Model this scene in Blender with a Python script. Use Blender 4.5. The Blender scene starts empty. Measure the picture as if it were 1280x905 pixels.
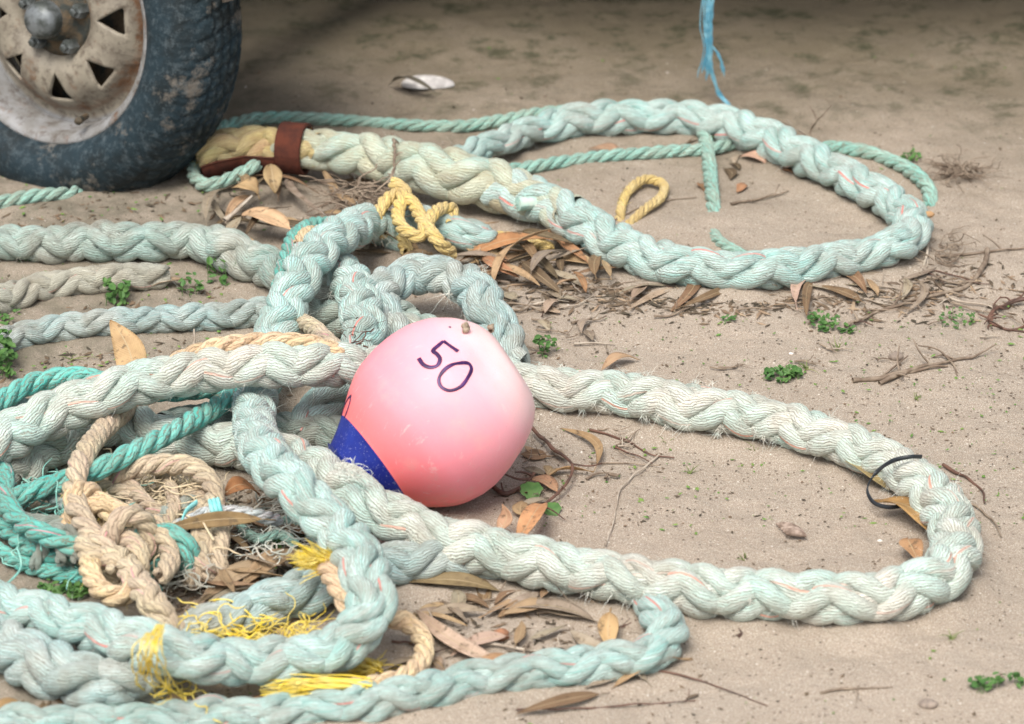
import bpy, math, random
import numpy as np
from mathutils import Vector, Matrix
from mathutils.bvhtree import BVHTree
random.seed(7); RNG = np.random.default_rng(11)
PI = math.pi
S = bpy.context.scene
COL = S.collection

# ------------------------------------------------------------------ camera
PITCH = math.radians(24.0); DIST = 4.06; FPX = 4537.0
CAM = np.array([0.0, -DIST*math.cos(PITCH), DIST*math.sin(PITCH)])
FWD = np.array([0.0, math.cos(PITCH), -math.sin(PITCH)])
RIGHT = np.array([1.0, 0.0, 0.0]); UPV = np.array([0.0, math.sin(PITCH), math.cos(PITCH)])
cam_d = bpy.data.cameras.new('camera'); cam = bpy.data.objects.new('camera', cam_d); COL.objects.link(cam)
cam.location = CAM.tolist(); cam.rotation_euler = (PI/2 - PITCH, 0, 0)
cam_d.sensor_width = 36.0; cam_d.lens = 36.0*FPX/1280.0
cam_d.clip_start = 0.05; cam_d.clip_end = 1000
cam_d.dof.use_dof = True; cam_d.dof.focus_distance = 3.92; cam_d.dof.aperture_fstop = 7.5
S.camera = cam

# ------------------------------------------------------------------ world, sun, exposure
SUN_EL, SUN_AZ = 58.0, 200.0       # azimuth measured clockwise from +Y: light from behind-left of the camera
w = bpy.data.worlds.new('World'); S.world = w; w.use_nodes = True
nt = w.node_tree; bg = nt.nodes['Background']
sky = nt.nodes.new('ShaderNodeTexSky'); sky.sky_type = 'NISHITA'; sky.sun_disc = False
sky.sun_elevation = math.radians(SUN_EL); sky.sun_rotation = math.radians(SUN_AZ)
sky.air_density = 1.0; sky.dust_density = 4.0; sky.ozone_density = 1.0
hs = nt.nodes.new('ShaderNodeHueSaturation'); hs.inputs['Saturation'].default_value = 0.42
nt.links.new(sky.outputs[0], hs.inputs['Color']); nt.links.new(hs.outputs[0], bg.inputs['Color'])
bg.inputs['Strength'].default_value = 0.132
sd = bpy.data.lights.new('sun', 'SUN'); sd.energy = 2.3; sd.angle = math.radians(30); sd.color = (1.0, 0.93, 0.84)
so = bpy.data.objects.new('sun', sd); COL.objects.link(so)
_az = math.radians(SUN_AZ); _el = math.radians(SUN_EL)
sdir = Vector((math.sin(_az)*math.cos(_el), math.cos(_az)*math.cos(_el), math.sin(_el)))
so.rotation_euler = sdir.to_track_quat('Z', 'Y').to_euler(); so.location = (sdir*5)
S.view_settings.view_transform = 'Standard'; S.view_settings.look = 'None'
S.view_settings.exposure = 0.45; S.view_settings.gamma = 1.0; S.view_settings.use_curve_mapping = False
S.render.engine = 'CYCLES'
S.cycles.max_bounces = 6; S.cycles.diffuse_bounces = 3; S.cycles.glossy_bounces = 2

# ------------------------------------------------------------------ numeric helpers
_H = np.random.default_rng(5).random((256, 256))
def vnoise(x, y):
    x = np.asarray(x, float); y = np.asarray(y, float)
    xi = np.floor(x).astype(int); yi = np.floor(y).astype(int); fx = x-xi; fy = y-yi
    fx = fx*fx*(3-2*fx); fy = fy*fy*(3-2*fy)
    g = lambda a, b: _H[a % 256, b % 256]
    return (g(xi, yi)*(1-fx)+g(xi+1, yi)*fx)*(1-fy)+(g(xi, yi+1)*(1-fx)+g(xi+1, yi+1)*fx)*fy
def ground_h(x, y):
    r = np.hypot(x, y)
    f = np.clip(1.5-r/6.0, 0.15, 1)
    return f*(0.016*(vnoise(x*2.3+9, y*2.3+4)-.5)+0.009*(vnoise(x*7+31, y*7+7)-.5)
              + 0.0045*(vnoise(x*22+3, y*22+70)-.5)+0.0036*(vnoise(x*60, y*60)-.5))
def ray(px, py):
    d = FWD + RIGHT*((px-640.0)/FPX) + UPV*((452.5-py)/FPX)
    return d/np.linalg.norm(d)
def P(px, py, z=0.0):
    """the place on the ground (height z above the sand) that the photograph shows at px, py"""
    d = ray(px, py); h = 0.0
    for _ in range(2):
        t = (z+h-CAM[2])/d[2]; p = CAM + d*t
        h = float(ground_h(p[0], p[1]))
    return CAM + d*((z+h-CAM[2])/d[2])
def smooth1d(n, step, rng=RNG):
    k = max(2, int(n/step)+3); c = rng.random(k)*2-1
    x = np.linspace(0, k-2.001, n); i = x.astype(int); f = x-i; f = f*f*(3-2*f)
    return c[i]*(1-f)+c[i+1]*f
def spline(pts, ds):
    """Catmull-Rom through pts (rows may have extra columns), resampled evenly in space"""
    p = np.asarray(pts, float)
    if len(p) == 2: p = np.vstack([p[0], (p[0]+p[1])/2, p[1]])
    e = np.vstack([2*p[0]-p[1], p, 2*p[-1]-p[-2]]); out = []
    for i in range(1, len(e)-2):
        a, b, c, d = e[i-1], e[i], e[i+1], e[i+2]
        al = [max(1e-5, np.linalg.norm(q[:3]-r[:3])**0.5) for q, r in ((b, a), (c, b), (d, c))]
        t0, t1 = 0, al[0]; t2 = t1+al[1]; t3 = t2+al[2]
        t = np.linspace(t1, t2, 24, endpoint=False)[:, None]
        A1 = (t1-t)/(t1-t0)*a+(t-t0)/(t1-t0)*b; A2 = (t2-t)/(t2-t1)*b+(t-t1)/(t2-t1)*c; A3 = (t3-t)/(t3-t2)*c+(t-t2)/(t3-t2)*d
        B1 = (t2-t)/(t2-t0)*A1+(t-t0)/(t2-t0)*A2; B2 = (t3-t)/(t3-t1)*A2+(t-t1)/(t3-t1)*A3
        out.append((t2-t)/(t2-t1)*B1+(t-t1)/(t2-t1)*B2)
    out = np.vstack(out+[e[-2][None]])
    L = np.concatenate([[0], np.cumsum(np.linalg.norm(np.diff(out[:, :3], axis=0), axis=1))])
    n = max(4, int(L[-1]/ds)+1); s = np.linspace(0, L[-1], n)
    return np.stack([np.interp(s, L, out[:, k]) for k in range(out.shape[1])], 1), s
def norm(a): return a/np.maximum(np.linalg.norm(a, axis=-1, keepdims=True), 1e-9)

class NB:
    """collects vertices, quads, per-vertex uv and a strand id, builds ONE mesh object"""
    def __init__(s): s.v = []; s.f = []; s.uv = []; s.a = []; s.mi = []; s.n = 0
    def add(s, v, f, uv=None, sid=0.0, mi=0):
        v = np.asarray(v, float); f = np.asarray(f, int)
        if f.shape[1] == 3: f = np.hstack([f, f[:, 2:3]*0-1])
        s.v.append(v); s.f.append(np.where(f < 0, -1, f+s.n)); s.n += len(v)
        s.uv.append(np.zeros((len(v), 2)) if uv is None else uv)
        s.a.append(np.full(len(v), sid) if np.isscalar(sid) else sid); s.mi.append(np.full(len(f), mi))
    def tubes(s, pts, rad, sides=8, ref=None, ell=(1, 1), sid=0.0, vshift=0.0, u0=0.0, mi=0):
        """pts (N,M,3), rad (N,M): N tubes of M rings; ref = direction of angle zero"""
        pts = np.asarray(pts, float)
        if pts.ndim == 2: pts = pts[None]; rad = np.asarray(rad)[None]; ref = None if ref is None else ref[None]
        rad = np.broadcast_to(rad, pts.shape[:2])
        N, M, _ = pts.shape
        T = norm(np.gradient(pts, axis=1))
        if ref is None:
            ref = np.cross(T, np.array([0.31, 0.17, 0.93])); bad = np.linalg.norm(ref, axis=-1) < .15
            ref[bad] = np.cross(T[bad], np.array([1.0, 0.1, 0]))
        A = norm(ref-(ref*T).sum(-1, keepdims=True)*T); B = np.cross(T, A)
        th = np.linspace(0, 2*PI, sides+1)+PI                  # seam opposite ref; ring is doubled there for the uv
        c, sn = np.cos(th), np.sin(th)
        V = pts[:, :, None]+rad[:, :, None, None]*(A[:, :, None]*c[None, None, :, None]*ell[0]+B[:, :, None]*sn[None, None, :, None]*ell[1])
        L = np.concatenate([np.zeros((N, 1)), np.cumsum(np.linalg.norm(np.diff(pts, axis=1), axis=2), 1)], 1)
        U = np.broadcast_to(L[:, :, None]+u0, (N, M, sides+1))
        W = np.broadcast_to((th/(2*PI))[None, None], (N, M, sides+1))+U*vshift
        k = sides+1
        i = (np.arange(N)[:, None, None]*M+np.arange(M-1)[None, :, None])*k+np.arange(sides)[None, None]
        F = np.stack([i, i+1, i+1+k, i+k], -1).reshape(-1, 4)
        sidv = np.broadcast_to(np.asarray(sid, float).reshape(-1, 1) if not np.isscalar(sid) else np.full((N, 1), sid), (N, M*k)).ravel()
        s.add(V.reshape(-1, 3), F, np.stack([U.ravel(), W.ravel()], 1), sidv, mi)
    def build(s, name, mats, parent=None, smooth=True, loc=None):
        v = np.vstack(s.v); f = np.vstack(s.f); uv = np.vstack(s.uv); a = np.concatenate(s.a); mi = np.concatenate(s.mi)
        if loc is not None: v = v-np.asarray(loc)
        me = bpy.data.meshes.new(name)
        tri = f[:, 3] < 0; cnt = np.where(tri, 3, 4); li = f.ravel()[(f.ravel() >= 0)]
        me.vertices.add(len(v)); me.vertices.foreach_set('co', v.ravel().astype(np.float32))
        me.loops.add(len(li)); me.loops.foreach_set('vertex_index', li.astype(np.int32))
        me.polygons.add(len(f)); me.polygons.foreach_set('loop_start', np.concatenate([[0], np.cumsum(cnt)[:-1]]).astype(np.int32))
        me.polygons.foreach_set('material_index', mi.astype(np.int32))
        me.polygons.foreach_set('use_smooth', np.full(len(f), smooth))
        me.update(calc_edges=True)
        ul = me.uv_layers.new(name='UVMap'); ul.data.foreach_set('uv', uv[li].ravel().astype(np.float32))
        at = me.attributes.new('sid', 'FLOAT', 'POINT'); at.data.foreach_set('value', a.astype(np.float32))
        for m in (mats if isinstance(mats, (list, tuple)) else [mats]): me.materials.append(m)
        o = bpy.data.objects.new(name, me); COL.objects.link(o)
        if loc is not None: o.location = [float(q) for q in loc]
        if parent is not None:
            o.parent = parent
            if loc is not None or any(parent.location): 
                o.location = Vector([float(q) for q in (loc if loc is not None else (0, 0, 0))])-parent.location
        return o
def tag(o, label=None, cat=None, group=None, kind=None):
    if label: o['label'] = label
    if cat: o['category'] = cat
    if group: o['group'] = group
    if kind: o['kind'] = kind
    return o

# ------------------------------------------------------------------ materials
class MT:
    def __init__(s, name):
        s.m = bpy.data.materials.new(name); s.m.use_nodes = True; s.t = s.m.node_tree
        s.b = s.t.nodes['Principled BSDF']
    def N(s, typ, **kw):
        n = s.t.nodes.new('ShaderNode'+typ)
        for k, v in kw.items():
            if k.startswith('_'): setattr(n, k[1:], v)
        for k, v in kw.items():
            if not k.startswith('_'): s.set(n, k, v)
        return n
    def set(s, n, k, v):
        inp = n.inputs[int(k[1:])] if (k[0] == 'i' and k[1:].isdigit()) else n.inputs[k.replace('__', ' ')]
        if isinstance(v, bpy.types.NodeSocket): s.t.links.new(v, inp)
        elif isinstance(v, bpy.types.Node): s.t.links.new(v.outputs[0], inp)
        else:
            if inp.type == 'RGBA' and len(v) == 3: v = (*v, 1)
            inp.default_value = v
    def M(s, op, a, b=0.0, c=None):
        n = s.N('Math', _operation=op, i0=a, i1=b)
        if c is not None: s.set(n, 'i2', c)
        return n
    def mix(s, fac, a, b, mode='MIX'):
        n = s.N('Mix', _data_type='RGBA', _blend_type=mode, i0=fac, i6=a, i7=b); return n.outputs[2]
    def rng(s, v, a, b, c=0.0, d=1.0): return s.N('MapRange', i0=v, i1=a, i2=b, i3=c, i4=d).outputs[0]
    def noise(s, vec, scale, detail=3.0, rough=.5, dist=0.0):
        n = s.N('TexNoise', Scale=scale, Detail=detail, Roughness=rough, Distortion=dist)
        if vec is not None: s.set(n, 'Vector', vec)
        return n.outputs['Fac']
    def coord(s, k='Object'): return s.N('TexCoord').outputs[k]
    def bump(s, h, strength=.5, dist=.001, nrm=None):
        n = s.N('Bump', Strength=strength, Distance=dist, Height=h)
        if nrm is not None: s.set(n, 'Normal', nrm)
        return n.outputs[0]
    def P(s, **kw):
        for k, v in kw.items(): s.set(s.b, k, v)
        return s.m

def rope_mat(name, cols, dirt=(.26, .21, .15), dirt_amt=.35, tracer=None, yarns=19, rough=.9, streak=.6):
    m = MT(name)
    uv = m.N('UVMap'); sp = m.N('SeparateXYZ', Vector=uv); u, v = sp.outputs[0], sp.outputs[1]
    sid = m.N('Attribute', _attribute_name='sid').outputs['Fac']
    ob = m.coord()
    yc = m.M('ADD', m.M('MULTIPLY', v, float(yarns)), m.M('MULTIPLY', sid, 17.3))
    wob = m.M('MULTIPLY', m.noise(ob, 80.0, 4.0, .65), 3.2)
    yw = m.M('ADD', yc, wob)
    ridge = m.M('ABSOLUTE', m.M('SINE', m.M('MULTIPLY', yw, PI)))
    # fine filaments: noise stretched along the yarn
    fv = m.N('CombineXYZ', i0=m.M('MULTIPLY', u, 60.0), i1=m.M('MULTIPLY', yc, 4.5), i2=m.M('MULTIPLY', sid, 40.0))
    fil = m.noise(fv, 1.0, 2.0, .6)
    yv = m.N('CombineXYZ', i0=m.M('MULTIPLY', u, 22.0), i1=m.M('MULTIPLY', yc, .9), i2=m.M('MULTIPLY', sid, 90.0))
    yn = m.noise(yv, 1.0, 2.0, .5)
    big = m.noise(ob, 16.0, 3.0); mid = m.noise(ob, 34.0, 3.0)
    c = m.mix(m.rng(big, .38, .62), cols[0], cols[1])
    c = m.mix(m.rng(yn, .35, .68, 0.0, streak), c, cols[2])
    c = m.mix(m.rng(sid, .35, .95, 0.0, .45), c, cols[3] if len(cols) > 3 else cols[1])
    c = m.mix(m.rng(m.noise(ob, 26.0, 5.0, .7), .45, .66, 0.0, dirt_amt), c, dirt)
    c = m.mix(m.rng(fil, .48, .72, 0.0, .5), c, dirt)
    # dirt colour darkens the grooves between the yarns
    c = m.mix(m.M('MULTIPLY', m.rng(ridge, .45, .02), m.rng(mid, .32, .60, .30, .95)), c, dirt)
    if tracer:
        ft = m.M('FRACT', m.M('ADD', v, m.M('MULTIPLY', sid, 7.7)))
        tr = m.M('MULTIPLY', m.M('LESS_THAN', m.M('ABSOLUTE', m.M('SUBTRACT', ft, .5)), .022), m.rng(m.noise(yv, .23, 1.0), .44, .60))
        tr = m.M('MULTIPLY', tr, m.M('GREATER_THAN', sid, tracer[1]))
        c = m.mix(m.M('MULTIPLY', tr, .8), c, tracer[0])
    h = m.M('ADD', m.M('MULTIPLY', m.M('POWER', ridge, .6), .9), m.M('MULTIPLY', fil, .75))
    b = m.bump(h, 1.0, .0013)
    b2 = m.bump(m.noise(ob, 170.0, 4.0, .7), .5, .0022, b)
    return m.P(Base__Color=c, Roughness=rough, Normal=b2, Specular__IOR__Level=.25, Sheen__Weight=.15)

MINT = rope_mat('mint_rope', [(.34, .65, .61), (.50, .72, .68), (.78, .87, .84), (.48, .60, .55)], tracer=((.80, .24, .20), .45), dirt=(.25, .20, .15), dirt_amt=.40)
BLEACH = rope_mat('bleached_rope', [(.53, .72, .65), (.69, .67, .58), (.86, .87, .82), (.46, .70, .64)], tracer=((.80, .36, .26), .4), dirt=(.28, .22, .16), dirt_amt=.42)
GREY = rope_mat('weathered_rope', [(.34, .54, .49), (.46, .48, .41), (.66, .74, .69), (.32, .42, .37)], dirt=(.16, .13, .09), dirt_amt=.5)
PALE = rope_mat('pale_grey_rope', [(.54, .56, .47), (.56, .53, .42), (.68, .69, .60), (.46, .46, .38)], dirt=(.22, .18, .13), tracer=((.75, .40, .35), .6), dirt_amt=.45)
BLUEGREY = rope_mat('bluegrey_rope', [(.38, .61, .61), (.50, .56, .51), (.76, .83, .81), (.36, .50, .49)], dirt=(.20, .17, .12), dirt_amt=.46)
OLIVE = rope_mat('stained_rope', [(.40, .62, .56), (.55, .63, .50), (.72, .79, .70), (.54, .48, .30)], dirt=(.34, .25, .13), dirt_amt=.45)
YOL = rope_mat('yellowed_rope_end', [(.60, .52, .20), (.50, .46, .22), (.68, .62, .36), (.62, .36, .24)], dirt=(.30, .14, .07), dirt_amt=.5)
TEAL = rope_mat('teal_cord', [(.06, .42, .37), (.12, .52, .46), (.28, .62, .54), (.04, .32, .27)], yarns=5, tracer=((.6, .25, .3), .6), dirt_amt=.25)
TEALP = rope_mat('faded_teal_cord', [(.22, .52, .45), (.32, .54, .46), (.42, .58, .50), (.20, .46, .40)], yarns=5, dirt_amt=.35)
TAN = rope_mat('tan_cord', [(.58, .49, .32), (.56, .43, .33), (.72, .65, .46), (.52, .40, .27)], yarns=6, dirt=(.34, .26, .19), tracer=((.62, .24, .32), .35), dirt_amt=.6)
GOLD = rope_mat('golden_cord', [(.72, .56, .32), (.70, .50, .34), (.78, .66, .44), (.62, .46, .28)], yarns=5, dirt=(.36, .24, .14), dirt_amt=.3)
YELL = rope_mat('yellow_cord', [(.76, .56, .15), (.72, .56, .26), (.84, .71, .36), (.62, .45, .16)], yarns=6, dirt=(.40, .28, .14), dirt_amt=.4)

def simple(name, col, rough=.7, col2=None, scale=20.0, bumpd=0.0, lo=.4, hi=.6, metallic=0.0, spec=.4):
    m = MT(name); ob = m.coord(); n = m.noise(ob, scale, 4.0, .6)
    c = m.mix(m.rng(n, lo, hi), col, col2 or tuple(q*.7 for q in col))
    kw = dict(Base__Color=c, Roughness=rough, Metallic=metallic, Specular__IOR__Level=spec)
    if bumpd: kw['Normal'] = m.bump(m.noise(ob, scale*3, 4.0, .6), .6, bumpd)
    return m.P(**kw)

YFRAY = simple('yellow_fibre', (.86, .64, .06), .7, (.84, .70, .22), 60.0)
FUZZ = simple('pale_fibre', (.70, .78, .72), .8, (.78, .76, .68), 60.0)
TFUZZ = simple('tan_fibre', (.72, .62, .42), .8, (.62, .50, .34), 60.0)
GFUZZ = simple('grey_fibre', (.44, .46, .40), .8, (.54, .50, .42), 60.0)
TLFUZZ = simple('teal_fibre', (.30, .58, .50), .8, (.20, .48, .42), 60.0)
TWINE = simple('blue_twine', (.09, .30, .42), .6, (.22, .45, .54), 60.0)
HAIR = {}
def hair_of(mat):
    n = mat.name
    return TFUZZ if n in ('tan_cord',) else YFRAY if 'yellow' in n or 'gold' in n else TLFUZZ if 'teal' in n else GFUZZ if n == 'weathered_rope' else FUZZ
def sand_mat():
    m = MT('sand'); g = m.N('NewGeometry').outputs['Position']
    big = m.noise(g, 2.2, 4.0, .55); mid = m.noise(g, 11.0, 4.0, .6); gr = m.noise(g, 520.0, 3.0, .8); gr2 = m.noise(g, 900.0, 1.0, .5)
    c = m.mix(m.rng(big, .35, .65), (.435, .355, .28), (.37, .305, .24))
    c = m.mix(m.rng(mid, .35, .7, 0, .45), c, (.455, .39, .32))
    c = m.mix(m.rng(gr, .46, .60, .0, .55), c, (.22, .18, .145))
    c = m.mix(m.rng(gr2, .54, .66, .0, .7), c, (.70, .64, .55))
    vo = m.N('TexVoronoi', Vector=g, Scale=170.0)
    rs = m.N('SeparateColor', i0=vo.outputs['Color'])
    spot = m.M('MULTIPLY', m.M('LESS_THAN', vo.outputs['Distance'], .26), m.M('GREATER_THAN', rs.outputs[0], .86))
    c = m.mix(m.M('MULTIPLY', spot, .75), c, (.13, .10, .075))
    spot2 = m.M('MULTIPLY', m.M('LESS_THAN', vo.outputs['Distance'], .18), m.M('LESS_THAN', rs.outputs[1], .05))
    c = m.mix(m.M('MULTIPLY', spot2, .8), c, (.82, .78, .70))
    # trailer shade painted into the sand colour with a ragged edge, plus mossy patches
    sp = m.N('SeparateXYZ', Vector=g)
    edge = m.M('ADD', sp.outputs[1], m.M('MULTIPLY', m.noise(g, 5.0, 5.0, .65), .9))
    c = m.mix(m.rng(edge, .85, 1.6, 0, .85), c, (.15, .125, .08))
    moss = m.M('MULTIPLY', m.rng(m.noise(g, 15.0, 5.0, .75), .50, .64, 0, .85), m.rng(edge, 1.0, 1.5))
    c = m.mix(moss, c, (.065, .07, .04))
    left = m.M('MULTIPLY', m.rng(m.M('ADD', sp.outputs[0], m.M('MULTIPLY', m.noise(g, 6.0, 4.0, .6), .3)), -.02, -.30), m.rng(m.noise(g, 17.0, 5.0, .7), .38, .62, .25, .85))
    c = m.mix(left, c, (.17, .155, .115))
    h = m.M('ADD', m.M('MULTIPLY', gr, .8), m.M('ADD', m.M('MULTIPLY', gr2, .4), m.M('MULTIPLY', m.noise(g, 120.0, 3.0, .6), 1.4)))
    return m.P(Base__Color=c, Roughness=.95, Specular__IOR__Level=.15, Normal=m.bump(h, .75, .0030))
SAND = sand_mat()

def leaf_mat():
    m = MT('dry_leaf'); oc = m.N('ObjectInfo').outputs['Color']; uv = m.N('UVMap'); sp = m.N('SeparateXYZ', Vector=uv)
    s_, t_ = sp.outputs[0], sp.outputs[1]
    ob = m.coord()
    side = m.M('ABSOLUTE', m.M('SUBTRACT', t_, .5))
    vein = m.M('SINE', m.M('MULTIPLY', m.M('SUBTRACT', m.M('MULTIPLY', s_, 2.6), m.M('MULTIPLY', side, 1.1)), 60.0))
    c = m.mix(m.rng(m.noise(ob, 45.0, 4.0, .6), .4, .68, 0, .6), oc, m.mix(1.0, oc, (.45, .38, .32), 'MULTIPLY'))
    c = m.mix(m.rng(m.noise(ob, 110.0, 4.0, .65), .56, .66, 0, .75), c, (.09, .06, .035))
    c = m.mix(m.rng(side, .035, .0), c, (.46, .36, .22))
    c = m.mix(m.rng(vein, .6, 1.0, 0, .18), c, (.5, .4, .26))
    h = m.M('ADD', m.M('MULTIPLY', vein, .3), m.M('ADD', m.noise(ob, 120.0, 3.0), m.rng(side, .06, .0)))
    return m.P(Base__Color=c, Roughness=.62, Specular__IOR__Level=.35, Normal=m.bump(h, .5, .0008))
LEAF = leaf_mat()
TWIG = simple('twig_bark', (.17, .125, .09), .8, (.30, .24, .18), 60.0, .0008)
TWIGD = simple('dark_twig', (.075, .045, .035), .6, (.16, .085, .06), 50.0, .0006)
TWIGP = simple('pale_root', (.50, .44, .36), .8, (.34, .28, .22), 60.0, .0006)
WEED = simple('green_weed', (.05, .135, .03), .6, (.09, .19, .045), 60.0, .0)
GRASS = simple('grass_blade', (.16, .23, .07), .6, (.28, .30, .12), 80.0)
DEBRIS = simple('plant_debris', (.06, .05, .035), .9, (.20, .14, .09), 25.0)
DEBRISG = simple('green_debris', (.09, .22, .04), .8, (.17, .27, .06), 25.0)

# ------------------------------------------------------------------ ground: one sheet, fine near the ropes, out to the horizon
def axis_coords(lo, hi, step, far):
    c = list(np.arange(lo, hi+step/2, step)); s = step; x = c[-1]
    while x < far: s *= 1.22; x += s; c.append(x)
    s = step; x = c[0]
    while x > -far: s *= 1.22; x -= s; c.insert(0, x)
    return np.array(c)
gx = axis_coords(-1.0, 1.0, .006, 260); gy = axis_coords(-.75, 1.3, .007, 260)
X, Y = np.meshgrid(gx, gy); Z = ground_h(X, Y); nx, ny = len(gx), len(gy)
g = NB(); i = (np.arange(ny-1)[:, None]*nx+np.arange(nx-1)[None]).ravel()
g.add(np.stack([X.ravel(), Y.ravel(), Z.ravel()], 1), np.stack([i, i+1, i+1+nx, i+nx], 1))
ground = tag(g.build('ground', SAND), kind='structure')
BANK = []

# ------------------------------------------------------------------ ropes
def hairs(nb, base, nrm, tan, n, length, rad=.00022, droop=.4, sid=.5, spread=.8, mi=0, segs=6, curl=.35):
    k = RNG.integers(0, len(base), n)
    b = base[k]; nr = nrm[k]; tg = tan[k]
    L = length*(.35+RNG.random(n)**2*1.3)
    d = norm(nr*(.35+.5*RNG.random((n, 1)))+tg*(RNG.random((n, 1))*2-1)*spread*1.3+(RNG.random((n, 3))*2-1)*.45)
    cv = (RNG.random((n, 3))*2-1)*curl; cv[:, 2] -= droop
    t = np.linspace(0, 1, segs)[None, :, None]
    p = b[:, None]+L[:, None, None]*(d[:, None]*t+cv[:, None]*t*t*.8+(RNG.random((n, segs, 3))*2-1)*.05*t)
    r = rad*(1-.75*np.linspace(0, 1, segs))[None]*(.7+.6*RNG.random((n, 1)))
    nb.tubes(p, r, 3, sid=RNG.random(n), vshift=0, mi=mi)

def frame_for(c, plait):
    T = norm(np.gradient(c, axis=0))
    if plait:
        U = np.array([0, 0, 1.0])-T*T[:, 2:3]; U = norm(U)
    else:
        U = np.zeros_like(T); z = np.array([0, 0, 1.0]) if abs(T[0, 2]) < .9 else np.array([1.0, 0, 0])
        u = z-T[0]*z.dot(T[0]); u /= np.linalg.norm(u); U[0] = u
        for k in range(1, len(T)):
            u = u-T[k]*u.dot(T[k]); u /= np.linalg.norm(u); U[k] = u
    return T, U, np.cross(T, U)

def rope(name, px, D, mat, label=None, cat='rope', style='plait', phase=0.0, fuzz=120, fl=.010, flat=.92, ends=(0, 0),
         group=None, world=False, parent=None, pitch=2.5, loose=.75, sides=None, tufts=(), fuzzmat=None, wobble=1.0, nb_in=None, dirsign=1):
    """px rows: photo x, y, height of the rope's axis above the sand (m), optional diameter factor"""
    rows = []
    for q in px:
        sc = q[3] if len(q) > 3 else 1.0
        rows.append([*(q[:3] if world else P(q[0], q[1], q[2])), sc])
    ds = .0042 if D > .03 else max(.0016, D*.14)
    c, s = spline(rows, ds); sc = c[:, 3]; c = c[:, :3]; M = len(s)
    amp = D*.035*wobble
    for k in range(3): c[:, k] += smooth1d(M, 3.0*D/ds)*amp*(.6 if k == 2 else 1)
    BANK.append((c[::3].copy(), D/2*sc[::3]))
    T, U, B = frame_for(c, style == 'plait')
    R = D/2*sc*(.92 if style == 'plait' else 1)*(1+.05*smooth1d(M, 1.6*D/ds))
    nb = nb_in or NB()
    if style == 'plait':
        Pp = D*pitch; w_ = 2*PI/Pp
        sv = s+smooth1d(M, 2.2*D/ds)*D*.10*loose                   # uneven pitch
        tw = .35*smooth1d(M, 8*D/ds)
        srad = D*.150; R0 = D*.282; am = D*.086; dl = .78
        nb.tubes(c, R*.42, 12, sid=RNG.random(), vshift=30, ref=U)
        for dr in (1, -1):
            for pr in (0, 1):
                ph = w_*sv
                for q in (-1, 1):
                    sl = smooth1d(M, 1.3*D/ds)
                    ang = dr*(ph+q*dl+.15*smooth1d(M, 1.0*D/ds)*loose)+pr*PI+phase+tw
                    cc = np.cos(2*(ph+q*dl*.22))*dr
                    cc = np.sign(cc)*np.abs(cc)**.95
                    rr = (R0+am*cc)*R/(D/2)*(1+.10*sl*loose)
                    rad_dir = U*np.sin(ang)[:, None]*flat+B*np.cos(ang)[:, None]
                    pts = c+rad_dir*rr[:, None]
                    sr = srad*(R/(D/2))*(1+.09*smooth1d(M, .7*D/ds)+.05*smooth1d(M, .25*D/ds))
                    if ends[0]: sr = sr*np.clip(s/.012, .05, 1)**.5
                    if ends[1]: sr = sr*np.clip((s[-1]-s)/.012, .05, 1)**.5
                    sid = RNG.random()
                    nb.tubes(pts, sr, sides or 14, ref=norm(rad_dir), ell=(1.10, 1.36), sid=sid, vshift=-dr*math.tan(.62)/(2*PI*srad*1.2))
                    if fuzz:
                        nbh = int(fuzz*s[-1]/8)
                        th = RNG.random(M)*2.4-1.2; bt = np.cross(T, norm(rad_dir))
                        nr = norm(norm(rad_dir)*np.cos(th)[:, None]+bt*np.sin(th)[:, None])
                        hairs(nb, pts+nr*(sr*.95)[:, None], nr, T, int(nbh*2.2), fl*.9, rad=.00018, mi=1, curl=1.1)
    else:
        n = 3; Pp = D*(3.0 if style == 'lay' else 2.4); w_ = 2*PI/Pp
        a = D/2/2.05; R0 = a*1.08
        for k in range(n):
            ang = dirsign*w_*(s+smooth1d(M, 3*D/ds)*D*.12)+k*2*PI/n+phase
            rad_dir = U*np.sin(ang)[:, None]+B*np.cos(ang)[:, None]
            pts = c+rad_dir*(R0*R/(D/2))[:, None]
            sr = a*(R/(D/2))*(1+.07*smooth1d(M, 1.0*D/ds))
            if ends[0]: sr = sr*np.clip(s/(D*.35), .05, 1)**.5
            if ends[1]: sr = sr*np.clip((s[-1]-s)/(D*.35), .05, 1)**.5
            nb.tubes(pts, sr, sides or 10, ref=norm(rad_dir), ell=(.97, 1.08), sid=RNG.random(), vshift=-dirsign*math.tan(.5)/(2*PI*a))
            if fuzz:
                th = RNG.random(M)*2.4-1.2; bt = np.cross(T, norm(rad_dir))
                nr = norm(norm(rad_dir)*np.cos(th)[:, None]+bt*np.sin(th)[:, None])
                hairs(nb, pts+nr*(sr*.95)[:, None], nr, T, int(fuzz*s[-1]/3), fl, rad=.00018, mi=1)
    for (f0, f1, cnt, ln) in tufts:                                # chafed stretches with matted fibre hanging down
        i0, i1 = int(f0*M), max(int(f1*M), int(f0*M)+3)
        for _ in range(cnt):
            k = RNG.integers(i0, min(i1, M)); bb = B[k] if B[k][1] < 0 else -B[k]
            if RNG.random() < .25: bb = -bb*.6+U[k]
            nr = bb-U[k]*(RNG.random()*1.1-.3); nr = nr/np.linalg.norm(nr)
            b0 = c[k]+nr*R[k]*.9
            m_ = 12
            hairs(nb, b0+(RNG.random((m_, 3))-.5)*.006, np.repeat(nr[None], m_, 0), np.repeat(T[k][None], m_, 0), m_, ln*.85, rad=.00028, droop=.7, spread=.6, mi=1, curl=1.5, segs=9)
    if nb_in: return nb
    o = nb.build(name, [mat, hair_of(mat)], parent)
    if label: tag(o, label, cat, group)
    return o, c, s

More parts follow.
